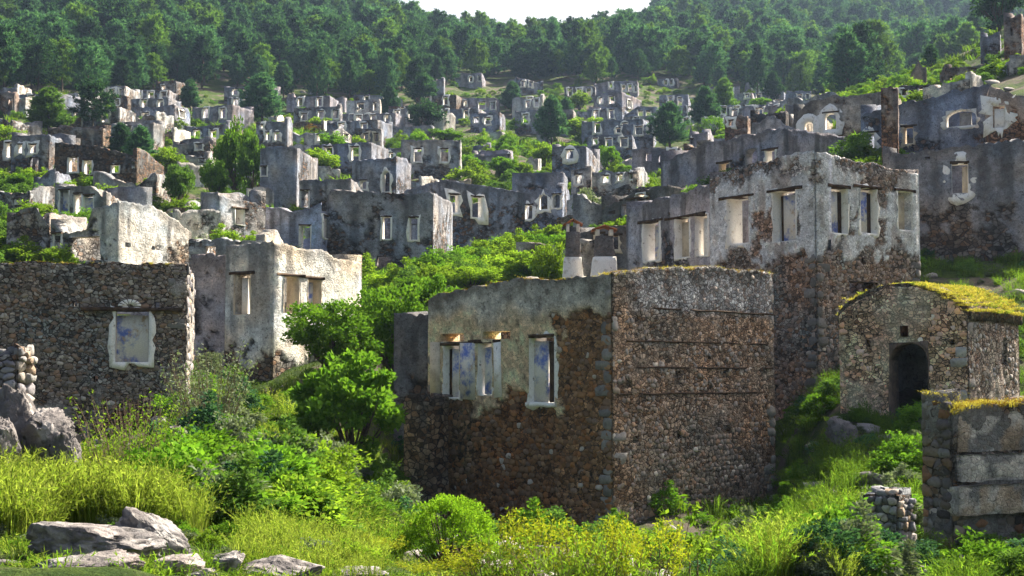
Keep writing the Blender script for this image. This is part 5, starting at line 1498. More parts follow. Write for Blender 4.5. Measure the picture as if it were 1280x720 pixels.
# ------------------------------------------------------------------ plants: placing
def plant(name, label, cat, loc, shape, sx, sy, sz, leafmat, rz=0.0, group=None, tilt=(0, 0), crown_name='crown', wood_name='trunk', woodmat='bark'):
    """shape = (mesh of leaves, mesh of wood) already made; scaled by the parent"""
    o = thing(name, label, cat, loc, group)
    o.scale = (sx, sy, sz)
    o.rotation_euler = (tilt[0], tilt[1], rz)
    for nm, me, mt in ((crown_name, shape[0], leafmat), (wood_name, shape[1], woodmat)):
        if me is None: continue
        ch = bpy.data.objects.new(nm, me)
        COL.objects.link(ch)
        ch.parent = o
        ch.material_slots[0].link = 'OBJECT'
        ch.material_slots[0].material = M[mt]
    return o

def bake(shape, nm):
    (cv, cf), (wv, wf) = shape
    return new_mesh(nm + '_crown', cv, cf if isinstance(cf, list) else [cf], None, M['leaf']), new_mesh(nm + '_trunk', wv, wf, None, M['bark'])

PINES = [bake(pine_shape(21 + k, nb=[48, 50, 46, 52][k], R=[.34, .30, .38, .28][k], power=[.52, .62, .44, .7][k], low=[.2, .16, .26, .14][k], per=20, nl=.062), 'pine_shape') for k in range(4)]
PINE_FINE = [bake(pine_shape(41 + k, nb=58, R=[.30, .25][k], per=22, clumps=8, nl=.055), 'pine_fine_shape') for k in range(2)]
BROAD = [bake(clump_shape(61 + k, n_cl=64, per=85, leaf=.062, rz=.48, zc=.52, shell=.4), 'broad_shape') for k in range(3)]
BUSH = [bake(clump_shape(71 + k, n_cl=34, per=60, rx=.5, rz=.55, zc=.42, leaf=.075, spread=.16, trunk_h=.1), 'bush_shape') for k in range(3)]

def put(name, label, px, row, hpx, wpx, kind, leafmat, d=None, group=None, tilt=(0, 0), cat='tree'):
    d = d or hit(px, row)
    tx, tz = ray(px, row)
    x, y = tx * d, d
    z = float(ground_z(np.array([x]), np.array([y]))[0])
    h = (ray(px, row - hpx)[1] * d) - z
    w = wpx * d / F
    shp = kind[random.randrange(len(kind))]
    half = {id(PINES): .29, id(PINE_FINE): .30, id(BROAD): .56, id(BUSH): .58}.get(id(kind), .5)
    s = w / (2 * half)
    return plant(name, label, cat, (x, y, z - .1), shp, s, s, h + .1, leafmat, random.uniform(0, 6.28), group, tilt)

def scatter(name, label, pts, scl, protos, mats, cat=None, seed=1, zs=None, parent=None):
    """one mass of small plants: many copies of a few shapes on given points"""
    pts = np.asarray(pts, float)
    loc = np.array([0, 0, 0.0]) if parent is None else WL[parent.name]
    me = bpy.data.meshes.new(name)
    me.vertices.add(len(pts))
    me.vertices.foreach_set('co', (pts - loc).astype(np.float32).ravel())
    a = me.attributes.new('sc', 'FLOAT_VECTOR', 'POINT')
    scl = np.asarray(scl, np.float32)
    if scl.ndim == 1: scl = np.stack([scl, scl, scl], -1)
    a.data.foreach_set('vector', scl.astype(np.float32).ravel())
    a = me.attributes.new('rz', 'FLOAT_VECTOR', 'POINT')
    r = np.random.default_rng(seed)
    rz = np.stack([r.normal(0, .08, len(pts)), r.normal(0, .08, len(pts)), r.uniform(0, 6.28, len(pts))], -1)
    a.data.foreach_set('vector', rz.astype(np.float32).ravel())
    o = bpy.data.objects.new(name, me)
    link(o, parent, loc)
    coll = bpy.data.collections.new(name + '_shapes')
    for k, (sh, mt) in enumerate(zip(protos, mats)):
        V, Fs = sh
        m_ = V if isinstance(V, bpy.types.Mesh) else new_mesh(name + '_shape', V, Fs, None, M[mt])
        po = bpy.data.objects.new(name + '_shape', m_)
        if isinstance(V, bpy.types.Mesh):
            po.material_slots[0].link = 'OBJECT'; po.material_slots[0].material = M[mt]
        coll.objects.link(po)
    ng = bpy.data.node_groups.new(name + '_scatter', 'GeometryNodeTree')
    ng.interface.new_socket('Geometry', in_out='INPUT', socket_type='NodeSocketGeometry')
    ng.interface.new_socket('Geometry', in_out='OUTPUT', socket_type='NodeSocketGeometry')
    gi = ng.nodes.new('NodeGroupInput'); go = ng.nodes.new('NodeGroupOutput')
    ci = ng.nodes.new('GeometryNodeCollectionInfo')
    ci.inputs['Collection'].default_value = coll
    ci.inputs['Separate Children'].default_value = True
    ci.inputs['Reset Children'].default_value = True
    ip = ng.nodes.new('GeometryNodeInstanceOnPoints')
    ip.inputs['Pick Instance'].default_value = True
    na = ng.nodes.new('GeometryNodeInputNamedAttribute'); na.data_type = 'FLOAT_VECTOR'; na.inputs['Name'].default_value = 'sc'
    nr = ng.nodes.new('GeometryNodeInputNamedAttribute'); nr.data_type = 'FLOAT_VECTOR'; nr.inputs['Name'].default_value = 'rz'
    ng.links.new(gi.outputs[0], ip.inputs['Points'])
    ng.links.new(ci.outputs[0], ip.inputs['Instance'])
    ng.links.new(na.outputs['Attribute'], ip.inputs['Scale'])
    ng.links.new(nr.outputs['Attribute'], ip.inputs['Rotation'])
    ng.links.new(ip.outputs[0], go.inputs[0])
    md = o.modifiers.new('scatter', 'NODES')
    md.node_group = ng
    tag(o, label, cat, None, 'stuff')
    return o

def on_ground(px, d):
    t = (np.asarray(px, float) - 640) / F
    x = t * d
    return np.stack([x, d, ground_z(x, d)], -1)

# ------------------------------------------------------------------ forest on the hills
FOREST_LINE = np.array([(-300,125),(-100,118),(0,110),(60,112),(150,116),(250,104),(330,104),(400,122),(470,124),(550,106),(620,92),(680,98),(740,100),(820,96),(900,104),(1000,112),(1100,118),(1180,112),(1240,112),(1400,112)])
def forest():
    r = np.random.default_rng(77)
    pts = []
    y = 175.0
    while y < 640:
        step = 4.7 + (y - 175) * .0034
        xs = np.arange(-0.44 * y, 0.44 * y, step)
        x = xs + r.uniform(-.42, .42, len(xs)) * step
        yy = y + r.uniform(-.42, .42, len(xs)) * step
        pts.append(np.stack([x, yy], -1))
        y += step
    p = np.vstack(pts)
    z = ground_z(p[:, 0], p[:, 1])
    px = 640 + p[:, 0] / p[:, 1] * F
    row = np.array([470 - F * zz / yy for zz, yy in zip(z, p[:, 1])])     # near enough for a boundary
    lim = np.interp(px, FOREST_LINE[:, 0], FOREST_LINE[:, 1]) + 7 + r.normal(0, 4, len(px))
    ok = (row < lim) & (row > -110) & (px > -120) & (px < 1400)
    ok &= ~((px > 1100) & (p[:, 1] < 235))
    # nothing grows on houses
    for cs, _ in HOUSES:
        c = cs.mean(0)
        ok &= np.hypot(p[:, 0] - c[0], p[:, 1] - c[1]) > 5.5
    p, z, px, row = p[ok], z[ok], px[ok], row[ok]
    h = r.uniform(5.5, 9.8, len(p)) * r.choice([.8, 1.0, 1.0, 1.2], len(p)) * np.clip(1.0 + (p[:, 1] - 260) * .0004, .95, 1.12)
    wd = h * r.uniform(.75, 1.2, len(p))
    order = np.argsort(p[:, 1])
    near = order[:290]
    for k in near:
        s = wd[k] * 1.02
        plant('pine_tree', 'dark green pine of the dense forest edge on the hillside above the village', 'tree', (p[k, 0], p[k, 1], z[k] - .3),
              PINES[int(r.integers(4))], s, s, h[k], 'pine' if r.random() < .8 else 'pine_light', r.uniform(0, 6.28), 'pines along the lower edge of the hillside forest')
    rest = order[290:]
    P3 = np.stack([p[rest, 0], p[rest, 1], z[rest] - .3], -1)
    sc = np.stack([wd[rest] * 1.05, wd[rest] * 1.05, h[rest]], -1)
    scatter('forest', 'dense dark pine forest covering the far hills up to the skyline', P3, sc, [(PINES[k][0], None) for k in range(4)] + [(PINES[0][0], None)], ['pine', 'pine', 'pine', 'pine', 'pine_light'], seed=3)
    print('forest trees', len(p))
forest()
# ------------------------------------------------------------------ trees and bushes one can tell apart in the village
TREES = [
 ('conical_tree','dark conical conifer standing above the brown left village house',115,170,68,46,PINES,'pine'),
 ('broad_tree','yellow green spreading tree above the three window grey house',62,172,62,68,PINE_FINE,'pine_light'),
 ('olive_tree','pale grey olive at the forest edge, far upper left',32,108,44,40,BROAD,'olive'),
 ('pine_tree','bushy mid green pine at the forest edge above the conical conifer',108,114,66,66,PINE_FINE,'pine'),
 ('pine_tree','slim upright pine at the forest edge right of the bushy pine',163,118,58,38,PINE_FINE,'pine'),
 ('pine_tree','big rounded dark pine high in the left forest',140,78,78,84,BROAD,'pine'),
 ('pine_tree','low spreading pine over the brown left village house',176,212,54,48,PINE_FINE,'pine'),
 ('broad_tree','bright yellow green bush tree left of centre village',207,222,36,54,BROAD,'lime'),
 ('pine_tree','dense dark green bush tree above the pale rubble house',223,270,66,48,BROAD,'pine_light'),
 ('broad_tree','tall green tree in the left village beside twin arch house',293,252,104,64,BROAD,'leaf'),
 ('pine_tree','broad pine in front of the violet arched house, upper left',328,158,66,58,PINE_FINE,'pine'),
 ('pine_tree','young light pine left of the long three window house',408,122,46,44,PINES,'pine_light'),
 ('pine_tree','young pale pine above the whitewashed collapsed house',462,124,36,30,PINES,'pine_light'),
 ('pine_tree','wind leaning flat topped pine above the terraces',524,168,42,62,BROAD,'pine'),
 ('pine_tree','rounded grey green pine above the leaning pine',530,136,44,42,PINE_FINE,'pine'),
 ('broad_bush','bright green bush over the doorway wall, left of centre',400,228,40,64,BROAD,'lime'),
 ('broad_bush','mid green shrub tree behind the bright green bush, left of centre',415,200,36,40,BROAD,'leaf'),
 ('round_bush','bright dome shaped bush behind the blue grey shuttered house',586,236,34,72,BUSH,'lime'),
 ('pine_tree','slender pine on the terraces right of the pale square house',690,182,62,42,PINE_FINE,'pine'),
 ('broad_bush','yellow green spreading bush at mid height right of centre',730,178,32,62,BROAD,'lime'),
 ('broad_tree','lime green tree beside the upper violet houses',724,140,26,34,BROAD,'lime'),
 ('pine_tree','dark round pine in front of the blue village houses, right of centre',838,186,58,52,PINE_FINE,'pine'),
 ('pine_tree','misty green pine left of the long two storey ruin',882,165,56,48,PINE_FINE,'pine'),
 ('pine_tree','misty green pine right of its twin above the beige block',906,150,52,40,PINE_FINE,'pine_light'),
 ('broad_tree','upright light green tree above the row ruin',760,220,38,38,BROAD,'leaf'),
 ('broad_bush','green bush right of the white rendered block',650,170,24,40,BUSH,'leaf'),
 ('round_bush','dark low bush on the terrace beside the white block',632,190,20,36,BUSH,'leaf'),
 ('broad_bush','bright bush above the pale arched windows house',682,210,30,46,BROAD,'lime'),
 ('olive_tree','brownish green wild olive between chimneys and arched windows house',734,292,58,50,BROAD,'olive'),
 ('broad_bush','lime green bush on the slope below the arched windows house',690,312,32,36,BROAD,'lime'),
 ('broad_tree','nearly black tree on the right ridge at the upper corner',1250,50,70,74,BROAD,'pine'),
 ('broad_bush','bright bush on the ridge left of the blue grey room',1207,64,22,34,BROAD,'lime'),
 ('pine_tree','small pine on the right ridge left of the barn',1164,92,36,26,PINES,'pine'),
 ('round_bush','yellow bush in the window of the tan arched house',1046,166,16,16,BUSH,'lime'),
 ('broad_bush','small bright bush beside the brick piers',1124,138,22,22,BUSH,'lime'),
 ('pine_tree','dark wide pine below the right wooded hill',1070,118,54,60,PINE_FINE,'pine'),
 ('broad_bush','lime bush beside the blue forest edge house at right',1030,122,24,22,BROAD,'lime'),
 ('broad_bush','dark green bush left of the red and white cottage',892,172,28,36,BUSH,'leaf'),
 ('yellow_bush','yellow flowering bush at the left picture edge above low wall',8,182,26,46,BUSH,'lime'),
 ('rust_bush','rust brown bush over the pale cottage, left of centre',388,168,12,24,BUSH,'moss'),
 ('broad_tree','dark leafy tree leaning against the tall green tree, left village',316,256,82,46,BROAD,'pine_light'),
 ('broad_tree','green tree between the narrow tall house and the tall green tree',268,258,60,44,BROAD,'leaf'),
 ('pine_tree','dark pine behind the brown stone house, left village',150,196,42,36,PINE_FINE,'pine'),
 ('pine_tree','dark pine above the blue grey three window house',238,140,40,34,PINE_FINE,'pine'),
 ('broad_bush','bright green bush below the long grey three window house',400,166,20,36,BROAD,'lime'),
 ('pine_tree','dark pine right of the whitewashed collapsed house',488,150,44,34,PINE_FINE,'pine'),
 ('broad_bush','green bush on the terrace under the leaning pine',556,184,24,50,BROAD,'leaf'),
 ('broad_bush','bright bush between the blue terrace wall and round bush',536,214,26,44,BROAD,'lime'),
 ('broad_tree','green tree above the small cream ended house',520,200,38,34,BROAD,'leaf'),
 ('pine_tree','dark pine beside the violet house at upper centre',640,142,40,30,PINE_FINE,'pine'),
 ('broad_bush','green bush left of the blue wide plain wall',628,226,30,44,BROAD,'leaf'),
 ('pine_tree','dark pine left of the wide blue house, right of centre',708,166,44,30,PINE_FINE,'pine'),
 ('broad_bush','bright bush under the broken room with white jamb',718,250,22,34,BROAD,'lime'),
 ('broad_bush','green bush below the dark pine and stone house with holes',800,236,20,40,BUSH,'leaf'),
 ('pine_tree','dark pine at the foot of the right wooded slope',966,132,42,34,PINE_FINE,'pine'),
 ('broad_bush','green bush above the dark rough wall, right middle',950,142,20,34,BROAD,'leaf'),
 ('broad_bush','dark green bush at the far left below the grey three window house',26,246,30,46,BROAD,'leaf'),
 ('broad_bush','green bush left of the stone house with lintelled window',246,290,34,36,BROAD,'leaf'),
 ('broad_bush','green bush between brown house and pale gabled ruin',30,228,14,30,BUSH,'leaf'),
]
for nm, lb, px, row, h, w, kind, mt in TREES:
    put(nm, lb, px, row, h, w, kind, mt, cat='bush' if 'bush' in nm else 'tree', tilt=(0, .35) if 'leaning' in lb and 'above the terraces' in lb else (0, 0))

# ------------------------------------------------------------------ scrub between the houses
def inside_house(x, y, pad=0.4):
    bad = np.zeros(len(x), bool)
    for cs, _ in HOUSES:
        c = cs.mean(0)
        e1 = cs[1] - cs[0]; e2 = cs[3] - cs[0]
        l1, l2 = np.linalg.norm(e1), np.linalg.norm(e2)
        q = np.stack([x, y], -1) - cs[0]
        s = q @ e1 / l1; t = q @ e2 / l2
        bad |= (s > -pad) & (s < l1 + pad) & (t > -pad) & (t < l2 + pad)
    return bad

def village_scrub():
    r = np.random.default_rng(5)
    n = 4600
    px = r.uniform(-60, 1340, n)
    d = np.exp(r.uniform(math.log(62), math.log(275), n))
    p = on_ground(px, d)
    row = 470 - F * p[:, 2] / d
    lim = np.interp(px, FOREST_LINE[:, 0], FOREST_LINE[:, 1])
    dens = fbm(np.stack([p[:, 0] * .05, p[:, 1] * .05, 0 * d], -1), 3, 9)
    ok = ~inside_house(p[:, 0], p[:, 1], .5) & (row > lim - 32) & (dens > .47)
    p, d = p[ok], d[ok]
    s = r.uniform(.7, 2.2, len(p))
    sc = np.stack([s, s, s * r.uniform(.45, .85, len(p))], -1)
    scatter('hillside_scrub', 'low green scrub growing between the ruined houses', p - [0, 0, .12], sc, [(BUSH[k % 3][0], None) for k in range(4)], ['leaf', 'pine_light', 'lime', 'lime'], seed=8)
    # grass of the terraces
    n = 3500
    px = r.uniform(-60, 1340, n); d = np.exp(r.uniform(math.log(40), math.log(200), n)); p = on_ground(px, d)
    ok = ~inside_house(p[:, 0], p[:, 1], .2) & (fbm(np.stack([p[:, 0] * .07, p[:, 1] * .07, 0 * d + 3], -1), 3, 19) > .47) & ~((px > 1120) & (d < 64))
    p, d = p[ok], d[ok]
    s = r.uniform(.5, 1.0, len(p)) * (1 + d * .006)
    scatter('terrace_grass', 'rough grass of the village terraces', p, np.stack([s * 1.6, s * 1.6, s], -1), [tuft_shape(200 + k, 34, .5, .3, .5, .03) for k in range(3)], ['tgrass', 'tgrass', 'grass'], seed=9)
village_scrub()

# ------------------------------------------------------------------ bright green thicket behind and beside the centre house
def shape_big(seed, n_cl, per, leaf, **kw):
    return bake(clump_shape(seed, n_cl=n_cl, per=per, leaf=leaf, **kw), 'thicket_shape')
def put_big(name, label, px, d, row_top, wpx, sh, mt, cat='bush', zoff=-.15, half=.58):
    x = ray(px, 400)[0] * d
    z = float(ground_z(np.array([x]), np.array([d]))[0]) + zoff
    h = ray(px, row_top)[1] * d - z
    s = wpx * d / F / (2 * half)
    return plant(name, label, cat, (x, d, z), sh, s, s, h, mt, random.uniform(0, 6.28))
FIG = shape_big(301, 80, 105, .052, rx=.5, rz=.55, zc=.45, spread=.12, aspect=.75, shell=.45)
FIG2 = shape_big(302, 70, 110, .040, rx=.5, rz=.5, zc=.50, spread=.13, aspect=.7, shell=.35)
put_big('fig_tree', 'leafy fig tree against the left corner of the centre house', 440, 35.5, 446, 168, FIG, 'fig', 'tree')
put_big('thicket_bush', 'wide bright green thicket right of the white house', 418, 45, 372, 150, FIG2, 'fig')
put_big('thicket_bush', 'bright green thicket between the white house thicket and centre house', 492, 47.5, 352, 140, FIG2, 'fig')
put_big('thicket_bush', 'light green bush touching the top left of the centre house', 545, 52, 348, 90, FIG, 'fig')
put_big('thicket_bush', 'bright bush below the blue grey shuttered house', 590, 62, 332, 95, FIG2, 'lime')
put_big('thicket_bush', 'yellow green bush just behind the centre house roofline', 655, 64, 316, 90, FIG, 'lime')
put_big('thicket_bush', 'yellow green bush left of the slim chimney', 688, 60, 300, 62, FIG2, 'lime')
put_big('thicket_bush', 'small green bush under the wide grey house', 520, 62, 345, 70, FIG2, 'leaf')
put_big('thicket_bush', 'grey green shrub at the foot of the blackened wing wall', 262, 44, 438, 50, FIG2, 'olive')
ROUND = shape_big(303, 230, 60, .032, rx=.5, rz=.54, zc=.44, spread=.075, aspect=.5, shell=.88)
put_big('round_shrub', 'neat round lime green shrub in front of the centre house', 562, 17.5, 616, 122, ROUND, 'dome', half=.54)
put_big('round_shrub', 'darker ragged shrub left of the neat round shrub', 508, 23, 640, 60, FIG2, 'leaf')

# ------------------------------------------------------------------ spurge in bloom, fig shoots and sparse twiggy shrubs
def stems(seed, n, h, spread, leaf_n, leaf_l, leaf_w, tip=True, r0=.006):
    """upright stems with leaves or flower heads towards the tips; unit metres"""
    rnd = np.random.default_rng(seed)
    wood, cs, dr = [], [], []
    for k in range(n):
        a = rnd.uniform(0, 6.28); rr = spread * math.sqrt(rnd.random())
        b = np.array([rr * .35 * math.cos(a), rr * .35 * math.sin(a), -.1])
        e = np.array([rr * math.cos(a), rr * math.sin(a), h * rnd.uniform(.6, 1.1)])
        s = np.linspace(0, 1, 5)
        pts = b + (e - b) * s[:, None] + rnd.normal(0, .02, (5, 3)) + np.array([0, 0, .1]) * np.sin(s * math.pi)[:, None]
        wood.append(tube(pts, r0 * (1 - .7 * s), 4))
        for j in range(leaf_n):
            t = rnd.uniform(.80, 1.03) if tip else rnd.uniform(.4, 1.02)
            p = b + (e - b) * t
            cs.append(p + rnd.normal(0, .035 if tip else .05, 3)); dr.append(rnd.normal(0, 1, 3) + np.array([0, 0, .5]))
    c = np.array(cs); a = np.array(dr)
    return bake((rhombs(c, a, leaf_l * rnd.uniform(.7, 1.3, len(c)), leaf_w, rnd), merge(wood)), 'stem_shape')
def put_stems(name, label, px, d, sh, s, mt, cat='shrub', wood='twig', zoff=0, top=None, h0=1.0):
    x = ray(px, 400)[0] * d
    z = float(ground_z(np.array([x]), np.array([d]))[0]) + zoff
    sz = s if top is None else max(.25, (ray(px, top)[1] * d - z) / h0)
    s = s if top is None else max(s, sz)
    return plant(name, label, cat, (x, d, z), sh, s, s, sz, mt, random.uniform(0, 6.28), crown_name='leaves', wood_name='stems', woodmat=wood)
SPG = [stems(401 + k, 44, .95, .55, 34, .050, .020) for k in range(2)]
for px, d, s, lb in [(545,14.0,.95,'yellow flowering spurge left in the row below the centre house'),(610,13.2,1.02,'yellow flowering spurge below the neat round shrub'),(672,13.6,1.12,'tall yellow flowering spurge at bottom centre'),
                     (735,13.0,1.0,'yellow flowering spurge under the corner of the centre house'),(800,13.8,.98,'yellow flowering spurge right in the bottom row'),(455,15.0,.85,'small yellow flowering spurge at the left end of the row')]:
    put_stems('spurge_shrub', lb, px, d, SPG[random.randrange(2)], .8, 'spurge', 'shrub', 'twig', 0, {545: 700, 610: 682, 672: 648, 735: 656, 800: 660, 455: 698}[px], .98)
SPL = [stems(411 + k, 40, .8, .55, 30, .085, .018, False) for k in range(2)]
for px, d, s, lb in [(640,13.0,1.0,'leafy green undergrowth shrub among the middle spurge'),(705,12.8,1.0,'leafy green undergrowth shrub beneath the tall spurge'),(770,13.2,1.0,'leafy green undergrowth shrub among the right spurge')]:
    put_stems('green_shrub', lb, px, d, SPL[random.randrange(2)], .8, 'lime', 'shrub', 'twig', -.05, 672, .82)
FSH = [stems(421, 9, 1.35, .75, 15, .15, .055, True, .012)]
put_stems('fig_shoot', 'young fig shoots with pale leaves in front of the centre house wall', 815, 16.5, FSH[0], .9, 'lime', 'shrub', 'twig', 0, 632, 1.4)
put_stems('fig_shoot', 'single arching fig branch right of the other young shoots', 862, 17.5, stems(422, 5, 1.25, .6, 16, .15, .055, True, .012), .9, 'lime', 'shrub', 'twig', 0, 645, 1.3)
TWG = stems(431, 120, 1.35, .85, 16, .055, .022, False, .006)
put_stems('twiggy_shrub', 'sparse twiggy shrub with yellow green buds before the dark left house', 170, 17.5, TWG, .95, 'lime', 'shrub', 'twig', 0, 500, 1.4)
put_stems('twiggy_shrub', 'sparse twiggy bush right of the dark left house corner', 262, 31, stems(432, 110, 1.6, .9, 16, .07, .03, False, .008), 1.2, 'olive')

# ------------------------------------------------------------------ grass of the foreground
TUFT = [tuft_shape(500 + k, 56, .46, .17, .42, .0065, 3) for k in range(3)]
FEA = [tuft_shape(510 + k, 60, .72, .20, .30, .006, 8) for k in range(2)]
LOWT = [tuft_shape(520 + k, 30, .22, .20, .6, .008, 1) for k in range(2)]
def meadow(name, label, n, px_rng, d_rng, s_rng, protos, mats, seed, dens=(1.2, .42), poly=None, hgt=1.0):
    r = np.random.default_rng(seed)
    px = r.uniform(*px_rng, n); d = np.exp(r.uniform(math.log(d_rng[0]), math.log(d_rng[1]), n))
    p = on_ground(px, d)
    ok = ~inside_house(p[:, 0], p[:, 1], .05) & (fbm(np.stack([p[:, 0], p[:, 1], 0 * d], -1) * dens[0], 3, seed) > dens[1])
    if poly is not None: ok &= poly(px, d)
    p = p[ok]
    s = r.uniform(*s_rng, len(p)) * (.7 + .8 * fbm(np.stack([p[:, 0], p[:, 1], 0 * p[:, 0]], -1) * .9, 3, seed + 1))
    scatter(name, label, p - [0, 0, .02], np.stack([s, s, s * hgt], -1), protos, mats, seed=seed)
meadow('low_grass', 'short green turf covering the gully floor', 8000, (-60, 1340), (10.2, 48), (.32, .8), LOWT + LOWT, ['tgrass', 'grass', 'grass_y', 'tgrass'], 31, (.9, .42))
meadow('meadow_grass', 'tufted green grass on the lit slope left of the fig tree', 2600, (-40, 500), (16, 46), (.4, 1.25), TUFT, ['grass', 'grass_y', 'tgrass'], 32, (1.1, .50), lambda px, d: (px > 215) | (d < 30))
meadow('feather_grass', 'tall bright yellow green grass at the bottom left', 800, (-60, 250), (12.6, 18.5), (.45, .9), FEA, ['grass_y', 'grass_y'], 33, (.8, .38), lambda px, d: (d > 13.0 + (px > 60) * .9) & ((px < 130) | (d < 15.5)), 1.05)
meadow('shade_grass', 'deep green grass on the slope between centre house and chapel', 3600, (880, 1330), (17, 64), (.4, 1.1), TUFT, ['grass', 'tgrass', 'tgrass'], 34, (1.1, .48), lambda px, d: (px < 1050) | (px > 1185) | (d > 23))
meadow('broom_grass', 'bright bushy grass clumps at the bottom right', 420, (860, 1185), (17, 27), (.5, 1.1), FEA, ['grass_y', 'grass'], 35, (.9, .55), lambda px, d: (px < 1050) | (d > 24), .9)
meadow('bank_grass', 'bright grass at the bottom centre before the gully', 600, (300, 470), (12, 22), (.2, .5), FEA + TUFT, ['grass_y', 'grass_y', 'grass', 'grass', 'grass_y'], 36, (.7, .42))

def weeds(name, label, n, px_rng, d_rng, s_rng, mats, seed, thr=.5):
    r = np.random.default_rng(seed)
    px = r.uniform(*px_rng, n); d = np.exp(r.uniform(math.log(d_rng[0]), math.log(d_rng[1]), n)); p = on_ground(px, d)
    ok = ~inside_house(p[:, 0], p[:, 1], .1) & (fbm(np.stack([p[:, 0], p[:, 1], 0 * d], -1) * .55, 3, seed) > thr)
    p = p[ok]; s = r.uniform(*s_rng, len(p)) * r.choice([.5, .7, 1, 1.3], len(p))
    scatter(name, label, p - [0, 0, .06], np.stack([s, s, s * r.uniform(.5, .9, len(p))], -1), [(BUSH[k % 3][0], None) for k in range(len(mats))], mats, seed=seed)
weeds('slope_weeds', 'leafy weeds and low herbs on the sunlit left slope', 900, (190, 530), (15, 46), (.4, 1.1), ['leaf', 'lime', 'pine_light', 'olive', 'leaf', 'pine'], 61, .48)
weeds('gully_weeds', 'dark leafy weeds on the slope between centre house and chapel', 800, (880, 1330), (17, 60), (.35, 1.0), ['leaf', 'pine_light', 'olive', 'leaf', 'pine'], 62, .48)
weeds('bank_weeds', 'low leafy weeds among the foreground rocks', 260, (-40, 450), (12, 16), (.12, .32), ['leaf', 'lime', 'lime', 'olive'], 63, .42)
weeds('foot_weeds', 'shaded weeds along the foot of the centre house', 200, (480, 1000), (29, 40), (.4, .9), ['leaf', 'pine_light', 'leaf'], 64, .40)

# golden grass on the chapel vault and along wall heads
def fringe(parent, name, pts, s, mats, seed, protos=None):
    scatter(name, None, pts, s, protos or [tuft_shape(600 + k, 26, .17, .13, .8, .006, 1) for k in range(2)], mats, seed=seed, parent=parent)
r_ = np.random.default_rng(8)
ii = r_.integers(0, len(E_vault), 3000)
pp = E_vault[ii] + r_.normal(0, .06, (3000, 3)) * [1, 1, 0]
pp = pp[fbm(pp * 2.2, 3, 66) > .34]
_c, _l, _r = E_faces['L'][0], E_faces['L'][1], E_faces['L'][2]
_v = (pp[:, :2] - _c) @ _r; _u = (pp[:, :2] - _c) @ _l
pp = pp[(_v > .12) | (_u < 1.4)]
fringe(E_root, 'golden_grass', pp - [0, 0, .03], r_.uniform(.6, 1.1, len(pp)), ['dry', 'grass_y', 'dry', 'dry'], 41, [tuft_shape(610 + k, 26, .085, .14, .9, .006, 1) for k in range(4)])
def head_grass(root, faces, side, u0, u1, n, s, mats, seed, t=.5, nm='dry_grass'):
    C, d, nn, L, tf = faces[side]
    r = np.random.default_rng(seed)
    u = r.uniform(u0 * L, u1 * L, n)
    w = r.uniform(-.04, t, n)
    z = tf(u)
    P = np.column_stack([C[0] + d[0] * u + nn[0] * w, C[1] + d[1] * u + nn[1] * w, z - .03])
    fringe(root, nm, P, r.uniform(.5, 1.1, n) * s, mats, seed)
head_grass(A_root, A_faces, 'R', 0, 1, 170, .6, ['moss', 'dry'], 42)
head_grass(A_root, A_faces, 'L', 0, 1, 120, .6, ['moss', 'dry'], 43)
head_grass(F_root, F_faces, 'R', 0, 1, 420, .8, ['dry', 'moss', 'dry'][:2], 44)
head_grass(F_root, F_faces, 'L', 0, 1, 40, .6, ['dry', 'dry'], 45)
head_grass(B_root, B_faces, 'L', 0, 1, 90, .5, ['moss', 'dry'], 46)
# ------------------------------------------------------------------ rocks, stone heap, pillar, fragments
def ico(sub):
    bm = bmesh.new()
    bmesh.ops.create_icosphere(bm, subdivisions=sub, radius=1.0)
    V = np.array([v.co[:] for v in bm.verts]); T = np.array([[v.index for v in f.verts] for f in bm.faces])
    bm.free()
    return V, T
I2, I4 = ico(2), ico(5)
def rock_pts(base, sx, sy, sz, seed, rough=.5, boxy=.5):
    V = base.copy()
    m = np.max(np.abs(V), axis=1, keepdims=True)
    V = V * (1 - boxy) + V / m * boxy * .82
    n = fbm(V * 1.3 + seed * 7.1, 4, seed)[:, None]; n2 = np.abs(fbm(V * 3.7 + seed * 3.3, 4, seed + 4)[:, None] - .5)
    V = V * (1 + rough * (n - .5) * 2 - rough * .9 * n2)
    rr = np.random.default_rng(seed)
    for _k in range(14):
        nrm = unit(rr.normal(size=3)); hh = rr.uniform(.45, .85)
        ex = np.maximum(0, V @ nrm - hh)[:, None]
        V = V - ex * nrm * .92
    if len(base) > 500:
        n3 = np.abs(fbm(V * 10 + seed, 3, seed + 9)[:, None] - .5)
        V = V * (1 - .34 * n3)
        n4 = sstep(.04, .0, np.abs(fbm(V * 2.2 + seed * 5, 3, seed + 12)[:, None] - .5))
        V = V * (1 - .10 * n4)
    return V * [sx, sy, sz]
